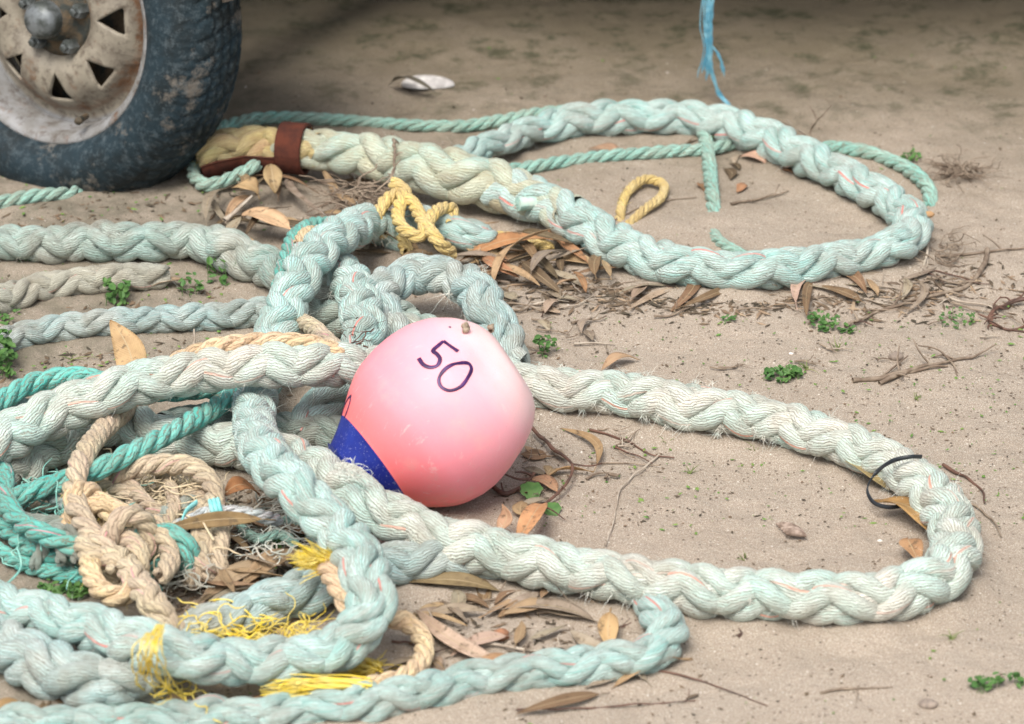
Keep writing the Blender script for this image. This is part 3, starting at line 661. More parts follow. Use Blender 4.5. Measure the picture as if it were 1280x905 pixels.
def buoy_mat():
    m = MT('buoy_vinyl'); ob = m.coord(); g_ = m.N('SeparateXYZ', Vector=ob)
    # sun-bleached towards one pole; the fade is in the vinyl
    f = m.M('ADD', m.M('ADD', m.M('MULTIPLY', g_.outputs[0], 7.4), m.M('MULTIPLY', g_.outputs[2], 5.6)), m.M('MULTIPLY', g_.outputs[1], 2.0))
    f = m.M('ADD', f, m.M('MULTIPLY', m.M('SUBTRACT', m.noise(ob, 9.0, 3.0), .5), .35))
    c = m.mix(m.rng(f, -.85, -.25), (.94, .17, .16), (.94, .31, .37))
    c = m.mix(m.rng(f, -.20, .62), c, (.92, .46, .53))
    c = m.mix(m.rng(f, .45, 1.05), c, (.88, .76, .70))
    c = m.mix(m.rng(m.noise(ob, 30.0, 6.0, .7), .54, .74, 0, .26), c, (.66, .50, .42))
    c = m.mix(m.rng(m.noise(ob, 600.0, 2.0, .6), .60, .75, 0, .30), c, (.5, .34, .30))
    sc_ = m.N('Mapping', Vector=ob, Scale=(1.0, 6.0, .6), Rotation=(.4, .7, .3))
    c = m.mix(m.rng(m.noise(sc_, 60.0, 4.0, .75), .62, .70, 0, .30), c, (.86, .72, .68))
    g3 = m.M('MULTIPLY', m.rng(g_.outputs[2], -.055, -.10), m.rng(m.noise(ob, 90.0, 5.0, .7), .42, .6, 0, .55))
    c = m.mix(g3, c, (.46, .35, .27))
    h = m.M('ADD', m.noise(ob, 350.0, 2.0), m.M('MULTIPLY', m.noise(ob, 40.0, 3.0), 2.0))
    return m.P(Base__Color=c, Roughness=.50, Specular__IOR__Level=.35, Normal=m.bump(h, .25, .0006), Subsurface__Weight=.25, Subsurface__Radius=(.02, .008, .006), Subsurface__Scale=.6)
VINYL = buoy_mat()
m = MT('blue_vinyl'); ob = m.coord()
c = m.mix(m.rng(m.noise(ob, 45.0, 3.0), .4, .65), (.008, .018, .20), (.012, .030, .27))
c = m.mix(m.rng(m.noise(ob, 420.0, 3.0, .7), .60, .72, 0, .65), c, (.40, .42, .58))
BLUEV = m.P(Base__Color=c, Roughness=.5, Normal=m.bump(m.noise(ob, 300.0, 2.0), .3, .0006))
buoy = bpy.data.objects.new('buoy', None); COL.objects.link(buoy); buoy.location = BC.tolist()
tag(buoy, 'pink and white faded fishing float with a blue end and the number 50', 'buoy')
v1, f1 = buoy_piece(-.1075, .0880, 90); nb = NB(); nb.add(v1, f1); nb.build('body', VINYL, buoy, loc=BC)
v2, f2 = buoy_piece(.0875, .116, 20, .0006); nb = NB(); nb.add(v2, f2)
# closed tip with a moulded rope eye
th = np.linspace(0, 2*PI, 33)
def ring(a, r): return BC+a*ax+r*(np.cos(th)[:, None]*e1+np.sin(th)[:, None]*e2)
rings = np.stack([ring(.116, .0435), ring(.121, .036), ring(.123, .0005)]); i = (np.arange(2)[:, None]*33+np.arange(32)[None]).ravel()
nb.add(rings.reshape(-1, 3), np.stack([i, i+1, i+34, i+33], 1)); nb.build('blue_end', BLUEV, buoy, loc=BC)
nb = NB(); tt = np.linspace(0, 2*PI, 29); pp = BC+ax*.130+.013*(np.cos(tt)[:, None]*ax+np.sin(tt)[:, None]*e1); nb.tubes(pp, np.full(29, .006), 10, ref=np.broadcast_to(e2, pp.shape)); nb.build('rope_eye', BLUEV, buoy, loc=BC)
bvh = BVHTree.FromPolygons([Vector(q) for q in v1.tolist()], [tuple(q) for q in f1.tolist()])
def marker(name, lines, wid, mat):
    nb = NB()
    for ln in lines:
        c, s = spline([(x, y, 0) for x, y in ln], 1.2); pts = []; nn = []
        for q in c:
            dd = ray(q[0], q[1]); hit, no, _, _ = bvh.ray_cast(Vector(CAM.tolist()), Vector(dd.tolist()))
            if hit is None: continue
            no = np.array(no); no = no if no.dot(dd) < 0 else -no
            pts.append(np.array(hit)+no*.0005); nn.append(no)
        if len(pts) < 3: continue
        pts = np.array(pts); nn = np.array(nn)
        wv = wid*(1+.18*smooth1d(len(pts), 8))
        nb.tubes(pts, wv/2, 8, ref=nn, ell=(.18, 1.0))
    return nb.build(name, mat, buoy, loc=BC)
INK = simple('marker_ink', (.035, .008, .065), .4, (.10, .03, .16), 90.0, lo=.45, hi=.7)
Z8 = lambda L: [(300+x/3.0167, 350+y/3.0167) for x, y in L]
marker('painted_digit_five', [Z8([(822,270),(796,252),(767,231)]), Z8([(767,231),(750,246),(728,268),(742,280),(754,298),(745,322),(718,330),(692,320),(674,296)])], .0042, INK)
marker('painted_digit_zero', [Z8([(842,312),(800,320),(768,342),(750,374),(758,402),(790,417),(832,402),(860,366),(872,335),(862,316),(842,312)])], .0038, INK)
marker('painted_mark', [Z8([(420,436),(408,448),(394,478),(384,515),(381,540)]), Z8([(420,436),(414,466),(402,502),(386,540)])], .0026, INK)
marker('painted_dot', [Z8([(790,177),(792,179),(795,180)])], .003, INK)
# two little snails on top
SNAIL = simple('snail_shell', (.22, .17, .12), .5, (.42, .34, .25), 220.0, .0006)
for (x, y, sz, lab) in ((580, 414, .0060, 'small brown snail on top of the buoy, the bigger one above the number'), (612, 411, .0050, 'small brown snail at the right edge of the buoy top')):
    dd = ray(x, y); hit, no, _, _ = bvh.ray_cast(Vector(CAM.tolist()), Vector(dd.tolist()))
    while hit is None: x += (553-x)*.03; y += (514-y)*.03; dd = ray(x, y); hit, no, _, _ = bvh.ray_cast(Vector(CAM.tolist()), Vector(dd.tolist()))
    h = np.array(hit); no = np.array(no); no = no if no.dot(dd) < 0 else -no
    a_ = norm(np.cross(no, [0, 0, 1.0])); b_ = np.cross(no, a_)
    nb = NB(); t_ = np.linspace(0, 1, 60); an = t_*2*PI*2.6; rr = sz*.75*(1-t_)**1.1
    pth = h[None]+no[None]*(sz*.5+sz*1.5*t_)[:, None]+rr[:, None]*.5*(np.cos(an)[:, None]*a_+np.sin(an)[:, None]*b_)
    nb.tubes(pth, sz*.62*(1-t_)**.8+.0003, 10)
    tag(nb.build('snail', SNAIL, loc=h), lab, 'snail')

# ------------------------------------------------------------------ trailer with its wheel
m = MT('tyre_rubber'); ob = m.coord()
c = m.mix(m.rng(m.noise(ob, 16.0, 5.0, .65), .40, .58, 0, .8), (.0035, .010, .013), (.008, .026, .038))
c = m.mix(m.rng(m.noise(ob, 11.0, 8.0, .72), .56, .64, 0, .75), c, (.21, .185, .155))
c = m.mix(m.rng(m.noise(ob, 80.0, 5.0, .8), .50, .70, 0, .40), c, (.15, .19, .21))
TYRE = m.P(Base__Color=c, Roughness=.8, Normal=m.bump(m.noise(ob, 60.0, 5.0, .6), .6, .003))
m = MT('rim_paint'); ob = m.coord(); sp = m.N('SeparateXYZ', Vector=ob)
rad2 = m.M('POWER', m.M('ADD', m.M('MULTIPLY', sp.outputs[0], sp.outputs[0]), m.M('MULTIPLY', sp.outputs[1], sp.outputs[1])), .5)
c = m.mix(m.rng(m.noise(ob, 22.0, 5.0, .65), .4, .6), (.29, .26, .205), (.19, .165, .13))
c = m.mix(m.rng(rad2, .150, .156), c, m.mix(m.rng(m.noise(ob, 25.0, 4.0), .4, .6), (.27, .275, .28), (.19, .185, .175)))
rustm = m.M('ADD', m.rng(m.M('ABSOLUTE', m.M('SUBTRACT', rad2, .137)), .012, .0, 0, .55), m.rng(m.noise(ob, 30.0, 6.0, .75), .48, .68, 0, .7))
c = m.mix(m.rng(rustm, .25, .8), c, (.16, .08, .04))
c = m.mix(m.rng(m.noise(ob, 70.0, 5.0, .75), .50, .66, 0, .75), c, (.075, .055, .04))
RIM = m.P(Base__Color=c, Roughness=.6, Normal=m.bump(m.noise(ob, 120.0, 4.0), .4, .0012))
HUB = simple('hub_steel', (.20, .22, .23), .5, (.07, .08, .075), 55.0, .001, metallic=.4)
HUBD = simple('hub_grime', (.035, .04, .035), .8, (.12, .085, .05), 40.0, .003)
FRAME = simple('trailer_frame', (.12, .12, .11), .6, (.22, .12, .07), 9.0, .001)
TZ = .206
d = ray(56, 24); WC = CAM+d*((TZ-CAM[2])/d[2])
psi, gam = math.radians(31), math.radians(7)
wn = np.array([-math.sin(psi)*math.cos(gam), -math.cos(psi)*math.cos(gam), math.sin(gam)]); wx = np.array([math.cos(psi), -math.sin(psi), 0]); wy = np.cross(wn, wx)
MW = Matrix(((wx[0], wy[0], wn[0], WC[0]), (wx[1], wy[1], wn[1], WC[1]), (wx[2], wy[2], wn[2], WC[2]), (0, 0, 0, 1)))
trailer = bpy.data.objects.new('boat_trailer', None); COL.objects.link(trailer); trailer.location = (float(WC[0]), float(WC[1]), 0)
tag(trailer, 'boat trailer on a muddy tyre with a rusty pale steel wheel, top left', 'trailer')
def lathe(name, profile, n, mat, parent, local=True, disp=None, smooth=True):
    pr = np.array(profile, float); th = np.linspace(0, 2*PI, n+1)
    r = np.broadcast_to(pr[:, 0][:, None], (len(pr), n+1)).copy(); z = np.broadcast_to(pr[:, 1][:, None], (len(pr), n+1)).copy()
    if disp is not None: dr, dz = disp(pr, th); r = r+dr; z = z+dz
    V = np.stack([r*np.cos(th), r*np.sin(th), z], -1); k = n+1
    i = (np.arange(len(pr)-1)[:, None]*k+np.arange(n)[None]).ravel(); nb = NB()
    nb.add(V.reshape(-1, 3), np.stack([i, i+1, i+1+k, i+k], 1)); o = nb.build(name, mat, None, smooth=smooth)
    o.parent = parent; return o
# tyre: profile with grooves cut into tread and shoulders
ZK = .60
key = [(.176, -.012), (.182, .006), (.196, .018), (.215, .024), (.234, .020), (.250, .010), (.262, -.004), (.270, -.020), (.2745, -.045), (.276, -.085), (.2745, -.125), (.270, -.150), (.262, -.166), (.240, -.186), (.215, -.192), (.19, -.185), (.176, -.165)]
kc, _ = spline([(a, b if b > -.02 else -.02+(b+.02)*ZK, 0) for a, b in key], .003)
def tread(pr, th):
    r0, z0 = pr[:, 0][:, None], pr[:, 1][:, None]; m_ = np.clip((r0-.258)/.008, 0, 1)
    cut = np.zeros((len(pr), len(th)))
    for zz in (-.031, -.048, -.066, -.086): cut = np.maximum(cut, np.exp(-((z0-zz+.0022*np.sin(th*60))/.0024)**4))
    lug = (np.sin(th*60+z0*90) > .78).astype(float)*.7
    cut = np.maximum(cut, lug)
    rib = .0012*(np.sin(th*120) > 0)*((r0 > .245) & (r0 < .259) & (z0 > -.03))
    return -cut*m_*.0040+rib, 0*cut
wheel = lathe('wheel', [(.158, -.060), (.161, -.034), (.164, -.014), (.169, -.004), (.176, .001), (.180, .0), (.182, -.006), (.180, -.012), (.176, -.018), (.170, -.05), (.160, -.09), (.165, -.105), (.178, -.11)], 96, RIM, trailer)
wheel.matrix_local = Matrix.Translation(Vector((-float(WC[0]), -float(WC[1]), 0)))@MW@Matrix.Diagonal((.88, .88, .88, 1))
lathe('tyre', [(q[0], q[1]) for q in kc], 552, TYRE, wheel, disp=tread)
# disc with eight triangular holes
def dz(r): return float(np.interp(r, [0, .045, .056, .064, .074, .085, .11, .128, .137, .146, .158], [-.036, -.034, -.032, -.022, -.016, -.015, -.020, -.034, -.050, -.058, -.058]))
nb = NB(); ri, ro = .057, .158
for k in range(8):
    a0, a1 = (k-.5)*PI/4+.1, (k+.5)*PI/4+.1; am_ = (a0+a1)/2
    outer = [(ro, a0+(a1-a0)*j/8) for j in range(9)]+[(ro+(ri-ro)*j/6, a1) for j in range(1, 6)]+[(ri, a1+(a0-a1)*j/8) for j in range(9)]+[(ri+(ro-ri)*j/6, a0) for j in range(1, 6)]
    O = np.array([(r*math.cos(a), r*math.sin(a)) for r, a in outer])
    hc = np.array([.103*math.cos(am_), .103*math.sin(am_)])
    ang = np.arctan2(O[:, 1]-hc[1], O[:, 0]-hc[0])
    tri = np.array([(.079, 0), (.119, .021), (.119, -.021)]); R2 = np.array([[math.cos(am_), -math.sin(am_)], [math.sin(am_), math.cos(am_)]]); tri = tri@R2.T-hc
    Hh = []
    for an in ang:
        dvec = np.array([math.cos(an), math.sin(an)]); best = .02
        for e in range(3):
            p_, q_ = tri[e], tri[(e+1) % 3]; ed = q_-p_; den = dvec[0]*ed[1]-dvec[1]*ed[0]
            if abs(den) > 1e-9:
                tt_ = (p_[0]*ed[1]-p_[1]*ed[0])/den; uu_ = (p_[0]*dvec[1]-p_[1]*dvec[0])/den
                if tt_ > 0 and -1e-6 <= uu_ <= 1+1e-6: best = tt_
        best = min(best, .0245); Hh.append(hc+dvec*best)
    Hh = np.array(Hh); n_ = len(O); L_ = []
    for q in np.linspace(0, 1, 8): L_.append(O+(Hh-O)*q)
    V = np.vstack([np.column_stack([l, [dz(np.hypot(*p)) for p in l]]) for l in L_]+[np.column_stack([Hh, [dz(np.hypot(*p))-.006 for p in Hh]])])
    F = []
    for q in range(8):
        for j in range(n_): F.append((q*n_+j, q*n_+(j+1) % n_, (q+1)*n_+(j+1) % n_, (q+1)*n_+j))
    nb.add(V, np.array(F))
o = nb.build('wheel_disc', RIM); o.parent = wheel
lathe('brake_drum', [(.0005, -.060), (.12, -.062), (.135, -.07), (.135, -.12)], 64, HUBD, wheel)
lathe('hub', [(.060, -.045), (.056, -.030), (.050, -.028), (.036, -.024), (.032, -.010), (.027, -.006)], 48, HUBD, wheel)
lathe('hub_cap', [(.027, -.010), (.0275, .004), (.0265, .012), (.022, .019), (.014, .023), (.006, .0245), (.0005, .025)], 40, HUB, wheel)
for k in range(5):
    a = k*2*PI/5+.35; o = lathe('wheel_nut', [(.0115, -.034), (.0115, -.016), (.0095, -.011), (.006, -.010), (.0055, -.004), (.0005, -.003)], 6, HUB, wheel, smooth=False); o.location = (.0475*math.cos(a), .0475*math.sin(a), 0)
o = lathe('valve', [(.0045, -.022), (.0045, .004), (.0055, .005), (.0055, .012), (.0005, .013)], 12, HUBD, wheel); o.location = (.150*math.cos(-1.10), .150*math.sin(-1.10), 0); o.rotation_euler = (0, .3, 0)
# frame, deck, axle and mudguard above and behind (all out of the picture, they throw the shade)
def boxpart(name, lo, hi, mat, parent, origin):
    lo = np.array(lo)-origin; hi = np.array(hi)-origin
    v = np.array([[(lo, hi)[i][0], (lo, hi)[j][1], (lo, hi)[k][2]] for i in (0, 1) for j in (0, 1) for k in (0, 1)])
    f = np.array([(0, 1, 3, 2), (4, 6, 7, 5), (0, 4, 5, 1), (2, 3, 7, 6), (0, 2, 6, 4), (1, 5, 7, 3)]); nb = NB(); nb.add(v, f); o = nb.build(name, mat, None, smooth=False)
    o.parent = parent
    b = o.modifiers.new('bevel', 'BEVEL'); b.width = .006; b.segments = 2
    return o
org = np.array([WC[0], WC[1], 0.0])
boxpart('deck', (-1.9, .86, .56), (2.0, 3.2, .60), FRAME, trailer, org)
boxpart('chassis_rail', (-1.9, 1.2, .47), (1.7, 1.28, .56), FRAME, trailer, org)
boxpart('chassis_rail', (-1.9, 2.2, .47), (1.7, 2.28, .56), FRAME, trailer, org)
nb = NB(); a0_ = WC-wn*.06; a1_ = WC-wn*1.5; nb.tubes(np.stack([a0_+(a1_-a0_)*q for q in np.linspace(0, 1, 6)])-org, np.full(6, .028), 16)
o = nb.build('axle', FRAME); o.parent = trailer
nb = NB(); tt = np.linspace(.25, PI-.25, 24); wv = np.linspace(.03, -.22, 5)
V = np.stack([[WC+wx*.30*math.cos(a)+wy*.30*math.sin(a)+wn*zz-org for zz in wv] for a in tt]); i = (np.arange(23)[:, None]*5+np.arange(4)[None]).ravel()
nb.add(V.reshape(-1, 3), np.stack([i, i+1, i+6, i+5], 1)); o = nb.build('mudguard', FRAME); o.parent = trailer; sm = o.modifiers.new('thick', 'SOLIDIFY'); sm.thickness = .004

# ------------------------------------------------------------------ litter: leaves, twigs, weeds
TANL, BRN, GRY, ORG, DRK, PINK = (.42, .29, .17), (.24, .15, .085), (.36, .30, .23), (.40, .21, .11), (.14, .10, .06), (.46, .34, .26)
def leaf(a, b, w, bend=.12, arch=.1, roll=0.0, twist=.4, col=TANL, label=None, group=None, face=None, stalk=.12, fold=.25, name='dry_leaf'):
    """a, b: base and tip as (photo x, y, height); w: width in metres"""
    A, B_ = P(*a), P(*b); L = np.linalg.norm(B_-A); t = (B_-A)/L
    up = np.array([0, 0, 1.0]) if face is None else np.asarray(face, float); side = np.cross(t, up); side /= np.linalg.norm(side); nrm = np.cross(side, t)
    ns, nw = 18, 7; s = np.linspace(0, 1, ns); q = np.linspace(-1, 1, nw)
    wp = np.where(s < stalk, .045, np.sin(PI*np.clip((s-stalk)/(1-stalk), 0, 1)**.8)**.85*(1-.15*s)+.03); wp[-1] = .01
    V = np.zeros((ns, nw, 3)); ph = random.uniform(0, 6); wv = random.uniform(.02, .07)
    for k in range(ns):
        c = A+t*L*s[k]+side*L*bend*math.sin(PI*s[k])+nrm*L*arch*math.sin(PI*s[k])
        an = roll+twist*(s[k]-.5); sd = side*math.cos(an)+nrm*math.sin(an); nn = np.cross(sd, t)
        hw = w/2*wp[k]
        V[k] = c[None]+q[:, None]*hw*sd+(np.abs(q)**1.3*hw*fold)[:, None]*nn+(np.sin(s[k]*9+ph+q*2)*w*wv*np.abs(q))[:, None]*nn
    gz = ground_h(V[..., 0], V[..., 1])+.0012
    V[..., 2] = np.maximum(V[..., 2], gz+.0015*np.abs(q)[None]*wp[:, None])
    nb = NB(); i = (np.arange(ns-1)[:, None]*nw+np.arange(nw-1)[None]).ravel()
    uv = np.stack(np.meshgrid(s, (q+1)/2, indexing='ij'), -1).reshape(-1, 2)
    top = V.reshape(-1, 3); nb.add(top, np.stack([i, i+1, i+nw+1, i+nw], 1), uv)
    o = nb.build(name, LEAF, loc=A); j = random.uniform(.8, 1.2); o.color = (min(1, col[0]*j), min(1, col[1]*j*random.uniform(.95, 1.05)), min(1, col[2]*j), 1)
    sm = o.modifiers.new('thickness', 'SOLIDIFY'); sm.thickness = .0006; sm.offset = 0
    tag(o, label, 'leaf', group); return o
# leaves one can single out
leaf((168,482,.03), (138,400,.085), .036, .10, .02, .0, .1, (.50,.33,.17), 'broad tan leaf standing upright behind the bleached rope', face=(.1,-1,.2), stalk=.0, fold=.1)
leaf((345,650,.055), (196,664,.058), .016, .05, .03, .9, .3, (.26,.18,.08), 'long olive-brown leaf lying across the pale blue cord')
leaf((655,845,.004), (520,762,.012), .020, -.10, .03, .2, 1.2, PINK, 'long pinkish leaf slanting beside a forked pale root')
leaf((760,786,.004), (612,763,.006), .026, .12, .06, -.1, .4, (.38,.30,.24), 'long curved grey-brown leaf with pointed ends inside the foreground')
leaf((700,752,.004), (628,768,.006), .020, -.08, .08, .1, .3, TANL, 'pale tan leaf just above the long curved grey-brown one')
leaf((764,760,.02), (762,815,.003), .021, .04, .05, .0, .3, (.46,.32,.15), 'short golden brown leaf by the bend of the thin mint rope')
leaf((866,824,.004), (764,862,.004), .022, .05, .10, -.3, .3, (.46,.30,.17), 'brown leaf lying against the right end of the thin mint rope')
leaf((762,866,.004), (645,892,.004), .012, -.03, .05, .6, .2, (.20,.13,.07), 'narrow dark leaf along the lower edge of the thin mint rope')
leaf((668,842,.003), (582,838,.005), .024, .10, .10, .2, .5, (.46,.28,.15), 'tan leaf crossing the end of the long pinkish leaf', )
leaf((640,690,.02), (678,630,.008), .024, .05, .12, .1, .3, (.52,.28,.14), 'orange-brown oval leaf below the small round green leaf')
leaf((620,668,.008), (628,630,.03), .018, .25, .10, .4, .8, (.50,.32,.20), 'small curled pink-brown leaf between buoy and near rope')
leaf((672,605,.003), (742,590,.006), .014, -.25, .04, .5, .5, (.42,.27,.13), 'hooked brown leaf outline right of the buoy', stalk=.05)
leaf((742,590,.006), (700,535,.003), .010, .20, .04, .5, .5, (.42,.28,.15), 'thin upper arm of the hooked brown leaf right of the buoy')
leaf((700,618,.003), (662,598,.006), .020, .05, .10, 0, .3, (.40,.24,.14), 'brown leaf under the red-stemmed twig by the buoy')
leaf((1092,626,.012), (1168,672,.016), .034, -.08, .10, .1, .3, (.46,.28,.10), 'large golden brown leaf inside the right bend of the big loop')
leaf((1134,672,.012), (1150,705,.012), .024, .05, .1, 0, .3, (.44,.26,.13), 'small brown leaf tucked against the inside of the right bend')
leaf((1056,572,.010), (1112,612,.012), .026, .10, .10, .2, .2, (.45,.34,.16), 'yellowish leaf beside the black cable tie, under the rope')
leaf((1235,680,.002), (1190,735,.004), .020, .15, .10, .3, .3, (.36,.27,.16), 'dull leaf under the outside of the right bend')
leaf((1200,752,.003), (1100,790,.003), .012, .12, .05, .2, .2, (.34,.26,.12), 'slender olive leaf just in front of the right bend')
leaf((800,450,.003), (752,462,.006), .016, .1, .15, .1, .5, (.50,.34,.20), 'small curled tan leaf behind the near loop')
leaf((780,200,.002), (736,186,.004), .020, .1, .12, .1, .5, (.48,.30,.20), 'pinkish leaf inside the far loop above the straight teal cord', name='dry_leaf')
leaf((960,210,.002), (925,196,.006), .022, .1, .2, .1, .5, (.52,.34,.24), 'pale pink-brown leaf under the far part of the far loop')
leaf((325,250,.02), (290,235,.035), .026, .2, .25, .2, .4, (.50,.34,.17), 'curled tan leaf under the rust-red binding, the left of two')
leaf((338,205,.05), (344,242,.022), .024, .0, .05, .0, .1, (.44,.32,.16), 'flat tan leaf hanging under the rust-red binding', stalk=0)
leaf((372,292,.02), (302,268,.025), .034, -.1, .15, .1, .3, (.52,.36,.21), 'broad pale leaf in front of the sleeved rope end')
leaf((616,368,.008), (692,285,.035), .014, -.14, .04, .5, .9, (.56,.38,.22), 'long curling pink-tan leaf rising from the litter right of the arched rope')
leaf((700,300,.02), (575,326,.012), .024, .06, .08, .2, .3, (.50,.24,.11), 'rusty orange leaf lying level in the litter under the far splice')
leaf((30,876,.004), (-14,902,.004), .020, .0, .1, .2, .2, (.38,.24,.11), 'brown leaf in the bottom left corner')
leaf((640,745,.004), (505,728,.01), .018, .06, .06, .3, .3, (.27,.20,.10), 'long dark leaf under the near edge of the big loop')
leaf((180,362,.004), (236,350,.012), .024, .05, .1, .2, .3, (.40,.30,.20), 'brown leaf at the cut end of the cream rope')
leaf((330,625,.02), (278,620,.045), .026, .1, .2, .3, .4, (.40,.19,.08), 'reddish brown leaf between the tangle and the hooked mint rope')
leaf((395,690,.012), (300,735,.02), .022, .06, .08, .3, .4, (.34,.24,.14), 'long brown leaf left of the yellow brush end, upper of the fan')
leaf((345,700,.02), (250,752,.012), .026, .0, .08, .1, .3, (.36,.27,.17), 'broad grey-brown leaf in the fan left of the yellow brush end')
leaf((320,720,.012), (305,765,.008), .018, .0, .08, .1, .3, (.42,.22,.09), 'small orange-brown leaf at the foot of the fan of leaves')

def litter(n, x0, x1, y0, y1, label, group, cols, l0=.045, l1=.105, w0=.009, w1=.018, z=.010, hard=False):
    for k in range(n):
        x, y = random.uniform(x0, x1), random.uniform(y0, y1); L = random.uniform(l0, l1)*1150; an = random.uniform(0, 2*PI)
        dx, dy = math.cos(an)*L/2, math.sin(an)*L/2*.45
        leaf((x-dx, y-dy, random.uniform(.002, z)), (x+dx, y+dy, random.uniform(.002, z)), random.uniform(w0, w1), random.uniform(-.18, .18), random.uniform(.01, .08),
             random.uniform(-.4, .4), random.uniform(-.8, .8), random.choice(cols), label, group, fold=random.uniform(.1, .5))
ALL = [TANL, BRN, GRY, GRY, BRN, PINK]
litter(30, 570, 760, 292, 352, 'dry narrow leaf in the litter drift under the near side of the far loop', 'leaf litter under the far loop', [TANL, ORG, BRN, GRY, GRY, DRK, BRN], z=.022)
litter(20, 740, 1150, 335, 375, 'dry leaf along the lower edge of the far loop', 'leaves along the far loop', ALL, z=.008)
litter(16, 600, 770, 350, 430, 'dry leaf on the sand right behind the buoy', 'leaves behind the buoy', ALL, .02, .05, z=.010)
litter(34, 245, 470, 225, 310, 'dry leaf in the shade below the sleeved rope end', 'leaves below the rope splice', [TANL, BRN, BRN, DRK, GRY], z=.03)
litter(26, 255, 400, 650, 750, 'dry leaf in the heap between the tan knots and the hooked mint rope', 'leaf heap in the tangle', [TANL, BRN, GRY, DRK], .04, .09, z=.03)
litter(34, 500, 790, 735, 850, 'dry leaf on the sand between the big loop and the thin mint rope', 'leaves in the foreground', [TANL, GRY, PINK, BRN, GRY, (.30,.24,.18)], .035, .09, z=.008)
litter(10, 20, 330, 862, 900, 'dry leaf under the ropes at the bottom left edge', 'leaves at the bottom left', [TANL, BRN, ORG, DRK], .04, .08, z=.01)
litter(8, 250, 430, 745, 790, 'dry leaf behind the mint rope, near the yellow fibres', 'leaves behind the mint rope', [TANL, BRN, PINK], .03, .07, z=.012)
litter(7, 640, 720, 560, 640, 'dry leaf scrap beside the right flank of the buoy', 'leaf scraps by the buoy', [TANL, BRN, GRY], .02, .04, z=.006)
litter(12, 380, 560, 290, 340, 'dry leaf among the ropes below the yellow knot', 'leaves below the yellow knot', [TANL, BRN, DRK, ORG], .03, .06, z=.02)
litter(10, 860, 1020, 160, 240, 'dull leaf in the sand within the far loop', 'leaves within the far loop', [BRN, GRY, DRK, ORG], .015, .035, z=.004)

def twig(px, r, mat, label=None, group=None, br=0, cat='twig', brl=.03, name='twig'):
    pts = [P(*q) for q in px]; c, s = spline(pts, .004); M = len(c)
    for k in range(3): c[:, k] += smooth1d(M, 5)*.0012
    nb = NB(); nb.tubes(c, r*(1-.55*s/s[-1])*(1+.2*smooth1d(M, 3)), 7)
    for _ in range(br):
        k = random.randrange(M//6, M); d = RNG.random(3)*2-1; d[2] = abs(d[2])*.4; d /= np.linalg.norm(d); L = brl*random.uniform(.4, 1.2)
        q = np.array([c[k], c[k]+d*L*.5+(RNG.random(3)-.5)*.006, c[k]+d*L+(RNG.random(3)-.5)*.01]); q[:, 2] = np.maximum(q[:, 2], ground_h(q[:, 0], q[:, 1])+.001)
        cc, ss = spline(q, .004); nb.tubes(cc, r*.5*(1-.5*ss/ss[-1]), 5)
    o = nb.build(name, mat, loc=c[0]); tag(o, label, cat, group); return o
twig([(664,536,.010),(690,560,.012),(716,582,.014),(708,604,.010),(682,630,.006),(655,648,.004),(645,668,.004)], .0024, TWIGD, 'bent dark brown stem curving out from behind the right flank of the buoy', br=3)
twig([(612,604,.006),(632,616,.004),(655,605,.006),(668,592,.012)], .0034, TWIGD, 'stout red-brown twig touching the base of the buoy', br=4)
twig([(738,538,.003),(775,548,.003),(810,566,.003),(842,572,.002)], .0014, TWIGD, 'thin red twig on open sand right of the buoy, the upper of a pair')
twig([(770,558,.003),(798,570,.003),(815,580,.002)], .0012, TWIGD, 'thin dark twig on open sand right of the buoy, the lower of a pair')
twig([(735,576,.002),(790,580,.002),(825,583,.002)], .0010, TWIG, 'long level hair-thin twig under the pair of red twigs')
twig([(824,568,.003),(795,592,.003),(775,612,.003),(768,645,.003),(758,682,.003)], .0012, TWIGP, 'pale crooked root running down the sand toward the near rope', br=2)
twig([(518,764,.008),(555,788,.006),(590,815,.004),(625,845,.003)], .0028, TWIGP, 'forked pale root left of the long pinkish leaf', br=2, brl=.04)
twig([(572,800,.004),(620,806,.004),(670,812,.003),(720,808,.003)], .0018, TWIGP, 'thin pale root stretching right from the forked one', br=2)
twig([(1065,476,.003),(1120,468,.004),(1165,455,.004),(1215,446,.003)], .0030, TWIG, 'grey twig bundle on the sand beyond the near loop', br=7, brl=.05)
twig([(1098,478,.003),(1130,466,.004),(1185,456,.003)], .0030, TWIG, 'shorter grey stick beside the twig bundle', br=2)
twig([(1235,312,.004),(1228,335,.004),(1205,358,.004),(1160,372,.003),(1110,385,.003),(1055,408,.002)], .0032, TWIG, 'long crooked seaweed-like twig right of the far loop', br=9)
twig([(1160,322,.003),(1230,315,.003),(1290,308,.003)], .0022, TWIG, 'straight thin twig running off the right edge by the far loop', br=3)
twig([(1290,372,.01),(1262,378,.006),(1240,392,.004),(1236,400,.003),(1262,412,.003),(1290,404,.003)], .0028, TWIGD, 'looped dark stalk at the right edge', br=14, brl=.025)
twig([(1188,662,.004),(1215,630,.004),(1240,650,.003),(1252,672,.002)], .0018, TWIG, 'thin twig hooking around the outside of the right bend')
twig([(1185,748,.003),(1150,770,.003),(1095,785,.003)], .0024, TWIG, 'curved twig under the lower right of the big loop', br=1)
twig([(1180,582,.003),(1225,610,.003),(1232,628,.002)], .0018, TWIGD, 'short dark twig just right of the big loop')
twig([(1024,865,.002),(1050,862,.002),(1115,858,.002)], .0014, TWIG, 'thin twig on the sand at the bottom right', br=1)
twig([(645,886,.003),(740,884,.002),(870,876,.002)], .0012, TWIGD, 'long fine dark twig at the bottom edge', br=1)
twig([(800,836,.003),(858,845,.004),(900,860,.002),(960,882,.001)], .0012, TWIGD, 'very fine reddish stem right of the brown leaf')
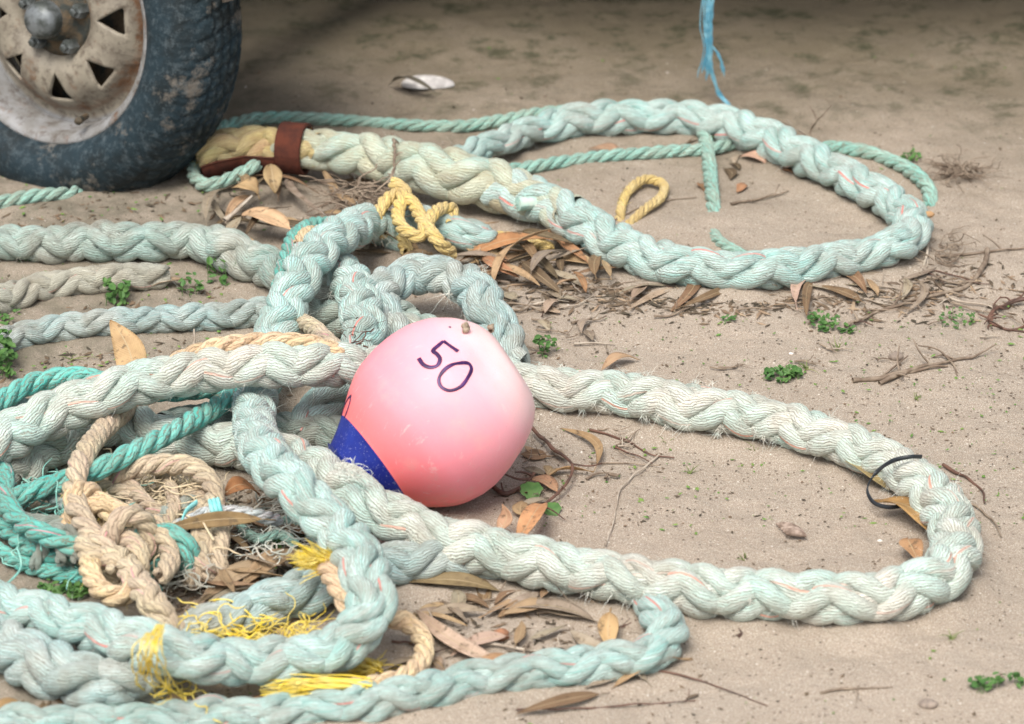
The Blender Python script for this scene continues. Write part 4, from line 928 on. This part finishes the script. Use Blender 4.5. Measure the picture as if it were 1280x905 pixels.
twig([(920,798,.002),(945,786,.004),(965,792,.002)], .0022, TWIGD, 'little black curled stalk in front of the near loop', br=2, brl=.01)
twig([(1010,185,.003),(1012,165,.02),(1025,148,.045)], .0020, TWIG, 'small upright twig beyond the far loop', br=6, brl=.04)
twig([(740,288,.003),(830,250,.003),(870,247,.002)], .0014, TWIG, 'thin twig lying past the yellow loop')
twig([(915,255,.003),(965,245,.003),(985,238,.002)], .0022, TWIG, 'dark stub of twig inside the far loop', br=2)
twig([(280,276,.02),(302,258,.03),(316,246,.036)], .0036, TWIGP, 'pale stick propped below the sleeved rope end')
twig([(490,168,.07),(494,195,.085),(488,222,.075),(470,240,.06)], .0026, TWIG, 'grey twig hooked over the spliced rope', br=5, brl=.03)
twig([(236,442,.045),(242,428,.055),(244,412,.066)], .0022, TWIGP, 'pale upright stick end above the bleached rope')
twig([(1160,300,.02),(1158,322,.008),(1150,345,.003)], .0020, TWIGP, 'pair of pale stems leaning on the right end of the far loop', br=2)
nb = NB()
def twigclump(n, x0, x1, y0, y1, z0, z1, L, r, mat, label, name='twig_clump', cat='dry seaweed'):
    nb = NB()
    for p in curly(n, x0, x1, y0, y1, z0, z1, L):
        c, s = spline(p, .004); nb.tubes(c, r*random.uniform(.5, 1.2)*(1-.5*s/s[-1]), 5)
    return tag(nb.build(name, mat), label, cat)
twigclump(90, 425, 472, 228, 280, .01, .055, .065, .0014, TWIG, 'tangled grey-brown dry seaweed between the splice and the yellow knot')
twigclump(36, 1140, 1200, 290, 330, .0, .015, .05, .0010, TWIG, 'dry weed mat at the right end of the far loop')
twigclump(40, 470, 530, 395, 425, .03, .06, .03, .0008, TWIG, 'dry crumbs of weed caught on the rope left of the buoy top') if False else None
twigclump(26, 432, 470, 390, 440, .06, .085, .03, .0009, TWIGD, 'dry weed caught on the ropes at the upper left of the buoy')
twigclump(60, 1182, 1222, 208, 220, .0, .012, .05, .0010, TWIG, 'dark dry weed tuft on the sand beyond the right of the far loop')
twigclump(26, 225, 310, 615, 720, .0, .02, .05, .0012, TWIGD, 'dark wet weed under the tangle of cords')
twigclump(34, 232, 300, 740, 765, .0, .01, .05, .0008, TWIG, 'fine rootlets on the sand left of the blue-grey rope')

def driftwood(n, x0, x1, y0, y1, label, group, L0=.03, L1=.09, mats=(TWIG, TWIG, TWIGD, TWIGP)):
    for k in range(n):
        x, y = random.uniform(x0, x1), random.uniform(y0, y1); L = random.uniform(L0, L1)*1100; a = random.gauss(0, .5)
        dx, dy = math.cos(a)*L/2, math.sin(a)*L/2*.45; j = lambda v: random.uniform(-v, v)
        twig([(x-dx, y-dy, .003), (x-dx*.3+j(4), y-dy*.3+j(3), .004), (x+dx*.4+j(5), y+dy*.4+j(3), .004), (x+dx, y+dy, .003)], random.uniform(.0007, .0017), random.choice(mats), label, group, br=random.choice((0, 1, 2, 3)), brl=.025)
driftwood(46, 640, 1240, 340, 392, 'thin dry twig in the drift line below the far loop', 'twigs in the drift line')
driftwood(12, 600, 760, 380, 450, 'thin dry twig on the sand behind the buoy', 'twigs behind the buoy', .02, .05)
driftwood(14, 500, 800, 740, 850, 'thin dry twig among the foreground leaves', 'twigs in the foreground litter', .02, .07)
driftwood(12, 660, 800, 530, 650, 'thin dry twig on the sand right of the buoy', 'twigs right of the buoy', .015, .04)
driftwood(10, 880, 1270, 400, 470, 'thin dry twig scattered on the sand beyond the near loop', 'twigs beyond the near loop', .01, .04)
# weeds
def weed(px, py, w, h, n, sz, label, mat=WEED, name='weed_patch', stem=True, up=.02):
    c0 = P(px, py, 0); nb = NB(); V = []; F = []; SX = 1117.0
    for k in range(n):
        a = random.uniform(0, 2*PI); r = math.sqrt(random.random()); x = c0[0]+math.cos(a)*r*w/2; y = c0[1]+math.sin(a)*r*h/2
        z = float(ground_h(x, y))+random.uniform(.002, up); s_ = sz*random.uniform(.6, 1.3)
        nrm = norm(np.array([random.uniform(-.7, .7), random.uniform(-.9, .3), 1.0])); u = norm(np.cross(nrm, [math.cos(a*3), math.sin(a*3), .1])); v = np.cross(nrm, u)
        p = np.array([x, y, z]); base = len(V)
        V += [p-u*s_, p-u*s_*.45+v*s_*.6+nrm*s_*.2, p+u*s_*.5+v*s_*.62+nrm*s_*.2, p+u*s_*1.05, p+u*s_*.5-v*s_*.62+nrm*s_*.2, p-u*s_*.45-v*s_*.6+nrm*s_*.2, p+u*s_*.2-nrm*s_*.1]
        F += [(base+6, base+i, base+(i+1) % 6) for i in range(6)]
    nb.add(np.array(V), np.array(F)); 
    if stem:
        m_ = max(4, n//6); b = np.array([V[7*random.randrange(n)] for _ in range(m_)]); e = b.copy(); e[:, 2] = ground_h(e[:, 0], e[:, 1])-.002; nb.tubes(np.stack([b, (b+e)/2+(RNG.random((m_, 3))-.5)*.003, e], 1), .0004, 4)
    return tag(nb.build(name, mat, smooth=False, loc=c0), label, 'weed')
weed(978, 474, .042, .030, 90, .0034, 'bright green clover-like patch on the sand behind the near loop', up=.010)
weed(1030, 408, .034, .04, 60, .0034, 'ragged green weed beyond the near loop, below the far loop', up=.012)
weed(1058, 415, .02, .02, 20, .0028, 'tiny green sprig next to the ragged green weed', up=.006)
weed(682, 443, .026, .03, 40, .0034, 'soft green weed at the right shoulder of the buoy', up=.020)
weed(345, 697, .034, .035, 50, .0048, 'green weed in the gap left of the yellow brush end', up=.020)
weed(95, 744, .046, .030, 80, .0040, 'dark green clump on the sand below the teal tangle', up=.012)
weed(60, 738, .018, .022, 20, .0034, 'small green sprout left of the dark green clump', up=.01)
weed(148, 380, .030, .03, 32, .0055, 'leafy green seedling above the upright leaf', up=.03)
weed(286, 352, .050, .05, 46, .0055, 'green weed between the two left ropes, near the mint rope', up=.035)
weed(240, 365, .030, .03, 20, .0045, 'sparse green shoots at the end of the brown leaf', up=.02)
weed(50, 330, .050, .03, 40, .0030, 'low green growth between the two farthest left ropes', up=.012)
weed(1232, 860, .034, .020, 44, .0034, 'out-of-focus green weed at the bottom right', up=.012)
weed(1275, 857, .020, .012, 16, .0030, 'green sprig cut by the right edge near the bottom', up=.01)
weed(908, 183, .050, .04, 60, .0050, 'green moss under the far side of the far loop', up=.02)
weed(860, 172, .030, .03, 26, .0040, 'small mossy tuft shaded by the far rope', up=.02)
weed(1138, 200, .026, .03, 26, .0036, 'green tuft on the sand beyond the teal cord', up=.01)
weed(1195, 405, .045, .035, 50, .0024, 'grey-green sprawling weed left of the looped dark stalk', up=.014)
weed(910, 402, .020, .015, 16, .0026, 'little green fleck under the twig at mid sand', up=.006)
weed(5, 465, .030, .05, 60, .0050, 'spiky green weed at the left edge above the teal cord', up=.05)
weed(10, 400, .03, .03, 20, .0036, 'dull green weed at the left edge between two ropes', up=.012)
weed(430, 752, .02, .02, 20, .0040, 'green leaflets under the hooked mint rope by the brush end', up=.012)
weed(1062, 782, .020, .012, 8, .0045, 'two green leaflets poking from under the near loop', up=.006)
# round green leaves by the buoy
nb = NB()
def roundleaf(px, py, r, label, z=.012):
    c = P(px, py, z); a = np.linspace(0, 2*PI, 21)[:-1]; rr = r*(1+.10*np.cos(a*7)); v = np.stack([rr*np.cos(a), rr*np.sin(a)*.8, .12*rr*np.cos(a*2)+rr*np.sin(a)*.5], 1)+c
    nb = NB(); nb.add(np.vstack([v, c[None]]), np.array([(20, i, (i+1) % 20) for i in range(20)])); nb.tubes(np.stack([c, c-[.004, -.01, z*.5], c-[.008, -.02, z*1.2]]), np.full(3, .0006), 5)
    tag(nb.build('green_leaf', WEED, loc=c), label, 'leaf')
roundleaf(664, 612, .0115, 'small round bright green leaf right of the buoy base')
roundleaf(690, 636, .0095, 'small dull green scalloped leaf right of the round green one', .004)
def grass(px, py, n, L, label, mat=GRASS):
    c = P(px, py, 0); nb = NB(); d = RNG.random((n, 3))*2-1; d[:, 2] = .5+RNG.random(n)*.8; d = norm(d); t = np.linspace(0, 1, 6)[None, :, None]
    cv = (RNG.random((n, 3))*2-1)*.4; cv[:, 2] = -.4
    p = c+(RNG.random((n, 1, 3))-.5)*.004+L*(.5+RNG.random((n, 1, 1))*.6)*(d[:, None]*t+cv[:, None]*t*t); p[..., 2] = np.maximum(p[..., 2], ground_h(p[..., 0], p[..., 1])+.0005)
    nb.tubes(p, .0008*(1-.8*t[..., 0]), 3); tag(nb.build('grass_tuft', mat, loc=c), label, 'grass')
grass(945, 570, 9, .028, 'small grass tuft on the sand inside the near loop')
grass(862, 592, 7, .018, 'tiny grass sprig inside the near loop, left of the grass tuft')
grass(832, 556, 6, .018, 'short green shoot by the tip of the red twig')
grass(1046, 438, 7, .025, 'sparse grass shoot below the ragged green weed')
grass(1008, 462, 9, .020, 'faint grass wisp right of the clover-like patch')
grass(1145, 500, 8, .016, 'small grass blades beyond the twig bundle')
grass(90, 450, 6, .030, 'thin grass blades left of the upright leaf')
grass(1190, 800, 8, .02, 'fine grass wisps at the lower right sand')
grass(930, 700, 6, .014, 'minute grass shoots near the bark chip')

# scattered crumbs of plant matter and tiny sprouts: nobody could count them
def crumbs(name, n, region, mat, s0, s1, lab_kind='stuff', zspread=.0015, elong=2.5):
    nb = NB(); V = []; F = []
    for k in range(n):
        x, y = region(); c = P(x, y, 0); a = random.uniform(0, 2*PI); s_ = random.uniform(s0, s1)*random.uniform(.5, 1.2); e = random.uniform(1, elong)
        u = np.array([math.cos(a), math.sin(a), random.uniform(-.2, .2)]); v = np.array([-math.sin(a), math.cos(a), random.uniform(-.2, .2)]); z = np.array([0, 0, 1.0])
        c = c+z*(s_*.3+random.uniform(0, zspread)); b = len(V); j = lambda: random.uniform(.7, 1.3)
        V += [c-u*s_*e*j(), c-v*s_*j(), c+u*s_*e*j(), c+v*s_*j(), c+z*s_*.6*j(), c-z*s_*.6]
        F += [(b, b+1, b+4), (b+1, b+2, b+4), (b+2, b+3, b+4), (b+3, b, b+4), (b+1, b, b+5), (b+2, b+1, b+5), (b+3, b+2, b+5), (b, b+3, b+5)]
    nb.add(np.array(V), np.array(F)); return tag(nb.build(name, mat, smooth=False), kind='stuff')
def everywhere(): return random.uniform(-60, 1340), random.uniform(60, 940)
def drift():
    while True:
        x, y = random.gauss(900, 180), random.gauss(362, 18)
        if x > 600: return x, y
def rightsand(): return random.uniform(680, 1300), random.uniform(390, 660)
def tangle(): return random.uniform(180, 460), random.uniform(600, 800)
def fore(): return random.uniform(500, 880), random.gauss(790, 45)
o = crumbs('plant_crumbs', 1500, everywhere, DEBRIS, .0008, .0020)
tag(crumbs('drift_crumbs', 1900, drift, DEBRIS, .0009, .0028, elong=6), 'band of dark plant crumbs below the far loop')
crumbs('fine_crumbs', 900, rightsand, DEBRIS, .0006, .0015)
crumbs('green_sprouts', 420, rightsand, DEBRISG, .0008, .0020, zspread=.003)
crumbs('green_sprouts', 260, everywhere, DEBRISG, .0009, .0020, zspread=.003)
def leftsand(): return random.uniform(-40, 330), random.uniform(240, 480)
crumbs('left_crumbs', 900, leftsand, DEBRIS, .001, .0028, elong=5)
crumbs('green_sprouts', 260, leftsand, DEBRISG, .001, .0030, zspread=.006)
crumbs('tangle_crumbs', 1500, tangle, DEBRIS, .001, .003, elong=5)
crumbs('foreground_crumbs', 500, fore, DEBRIS, .0008, .0022, elong=5)
crumbs('drift_straw', 320, drift, simple('straw', (.40,.30,.20), .8, (.26,.18,.12), 40.0), .0012, .0026, elong=9)
crumbs('shell_grit', 500, everywhere, simple('shell_grit', (.72, .68, .62), .6, (.6, .55, .5), 40.0), .0005, .0013, elong=1.6)

# ------------------------------------------------------------------ small found things
# black cable tie
nb = NB(); c, s = spline([P(*q) for q in ((1152,571,.056),(1138,571,.060),(1116,576,.052),(1094,592,.032),(1084,612,.022),(1092,628,.017),(1112,634,.017),(1134,631,.019))], .002)
nb.tubes(c, np.full(len(c), .0021), 8, ell=(.45, 1.1)); e = c[-1]
BLK = simple('black_plastic', (.012, .016, .022), .35, (.03, .035, .04), 40.0)
nb.tubes(np.stack([e-[.004, 0, .0005], e+[.004, .001, .001]]), np.array([.0036, .0036]), 8); nb.tubes(np.stack([e+[.004, .001, .001], e+[.0045, .001, .001]]), np.array([.0036, .0002]), 8); nb.tubes(np.stack([e-[.0045, 0, .0005], e-[.004, 0, .0005]]), np.array([.0002, .0036]), 8)
tag(nb.build('cable_tie', BLK), 'black plastic cable tie curled round the right side of the big loop', 'cable tie')
# pale shell under the trailer
SH = simple('shell', (.72, .70, .68), .4, (.45, .43, .42), 60.0, .001)
c = P(530, 106, .004); nb = NB(); a = np.linspace(0, 2*PI, 33)[:-1]; V = []; 
for q in np.linspace(0, 1, 10):
    rr = math.sin(q*PI/2); V.append(np.stack([.036*rr*np.cos(a)*(1+.15*np.cos(a)), .017*rr*np.sin(a), np.full(32, .013*math.cos(q*PI/2))], 1)+c)
V = np.vstack(V); F = [(q*32+i, q*32+(i+1) % 32, (q+1)*32+(i+1) % 32, (q+1)*32+i) for q in range(9) for i in range(32)]; nb.add(V, np.array(F)); tag(nb.build('shell', SH, loc=c), 'pale long shell on the dark sand behind the spliced rope', 'shell')
leaf((486,106,.004),(545,116,.010), .020, .1, .2, .2, .3, (.12,.11,.09), 'dark withered leaf against the left side of the pale shell')
# seed capsule, bark chip, stones, white chip
def pebble(px, py, s, mat, label, name, cat, flat=.6, z=.0):
    c = P(px, py, s*flat*.5+z); th = np.linspace(0, 2*PI, 15)[:-1]; V = []
    for q in np.linspace(.05, PI-.05, 9): V.append(np.stack([s*math.sin(q)*np.cos(th)*1.25, s*math.sin(q)*np.sin(th), np.full(14, s*flat*math.cos(q))], 1))
    V = np.vstack(V); V *= (1+.25*(vnoise(V[:, 0]/s*1.7+px, V[:, 1]/s*1.7+V[:, 2]/s)-.5))[:, None]
    nb = NB(); F = [(q*14+i, q*14+(i+1) % 14, (q+1)*14+(i+1) % 14, (q+1)*14+i) for q in range(8) for i in range(14)]; nb.add(V+c, np.array(F)); return tag(nb.build(name, mat, loc=c), label, cat)
pebble(626, 794, .0068, simple('seed_capsule', (.36, .17, .09), .7, (.24, .12, .07), 200.0, .0006), 'round reddish brown seed capsule between the foreground leaves', 'seed_capsule', 'seed', .95)
STN = simple('grey_stone', (.22, .18, .15), .9, (.34, .28, .23), 150.0, .001)
pebble(1160, 880, .0070, STN, 'grey-brown lump on the sand near the bottom right corner', 'stone', 'stone')
pebble(1120, 446, .0065, STN, 'dark round nut beside the grey twig bundle', 'nut', 'nut', .9)
WHT = simple('white_chip', (.8, .78, .74), .5, (.7, .66, .6), 80.0)
pebble(1063, 580, .0045, WHT, 'white shell chip at the near loop beside the yellowish leaf', 'shell_chip', 'shell')
pebble(1100, 676, .0022, WHT, 'tiny white shell chip inside the right bend', 'shell_chip', 'shell')
pebble(989, 442, .0022, WHT, 'tiny white shell chip behind the clover-like patch', 'shell_chip', 'shell')
pebble(1160, 268, .0060, simple('orange_chip', (.55, .34, .16), .7, (.4, .24, .12), 90.0), 'orange chip stuck on the right end of the far loop', 'orange_chip', 'debris', .6, .03)
nb = NB()
for k in range(5):
    a, b = P(970+k*3, 655+k*3.0, .003+.001*k), P(1004+k, 664+k*1.5, .003+.0008*k); cc, ss = spline([a, (a+b)/2+[0, 0, .002], b], .003); nb.tubes(cc, np.full(len(cc), .0032)*np.sin(np.linspace(.4, PI-.4, len(cc))), 6, ell=(.4, 1.2), sid=RNG.random())
tag(nb.build('bark_chip', simple('bark_chip', (.38, .30, .25), .9, (.18, .13, .10), 120.0, .001)), 'flaky grey bark chip on open sand inside the near loop', 'bark')

# ------------------------------------------------------------------ sand pushed up in low uneven banks against everything that lies in it
_me = ground.data; _n = len(_me.vertices); _co = np.empty(_n*3, np.float32); _me.vertices.foreach_get('co', _co); _co = _co.reshape(-1, 3).astype(float)
_add = np.zeros(_n)
for c, R in BANK:
    h = c[:, 2]-ground_h(c[:, 0], c[:, 1]); low = h < R*1.25
    if not low.any(): continue
    c, R = c[low], R[low]
    lo, hi = c[:, :2].min(0)-.06, c[:, :2].max(0)+.06
    sel = np.where((_co[:, 0] > lo[0]) & (_co[:, 0] < hi[0]) & (_co[:, 1] > lo[1]) & (_co[:, 1] < hi[1]))[0]
    for ch in np.array_split(sel, max(1, len(sel)//6000)):
        if not len(ch): continue
        d2 = ((_co[ch][:, None, :2]-c[None, :, :2])**2).sum(-1); k = d2.argmin(1); d = np.sqrt(d2[np.arange(len(ch)), k])-R[k]*.85
        hh = np.clip(R[k]*.30, .001, .0075)*np.where(d < 0, 1, np.exp(-(d/(.008+R[k]*.35))**2))
        _add[ch] = np.maximum(_add[ch], hh)
_nz = .25+1.1*vnoise(_co[:, 0]*26+5, _co[:, 1]*26+9)*(.6+.8*vnoise(_co[:, 0]*9, _co[:, 1]*9))
_co[:, 2] += _add*np.clip(_nz, .1, 1.3)
_me.vertices.foreach_set('co', _co.astype(np.float32).ravel()); _me.update()
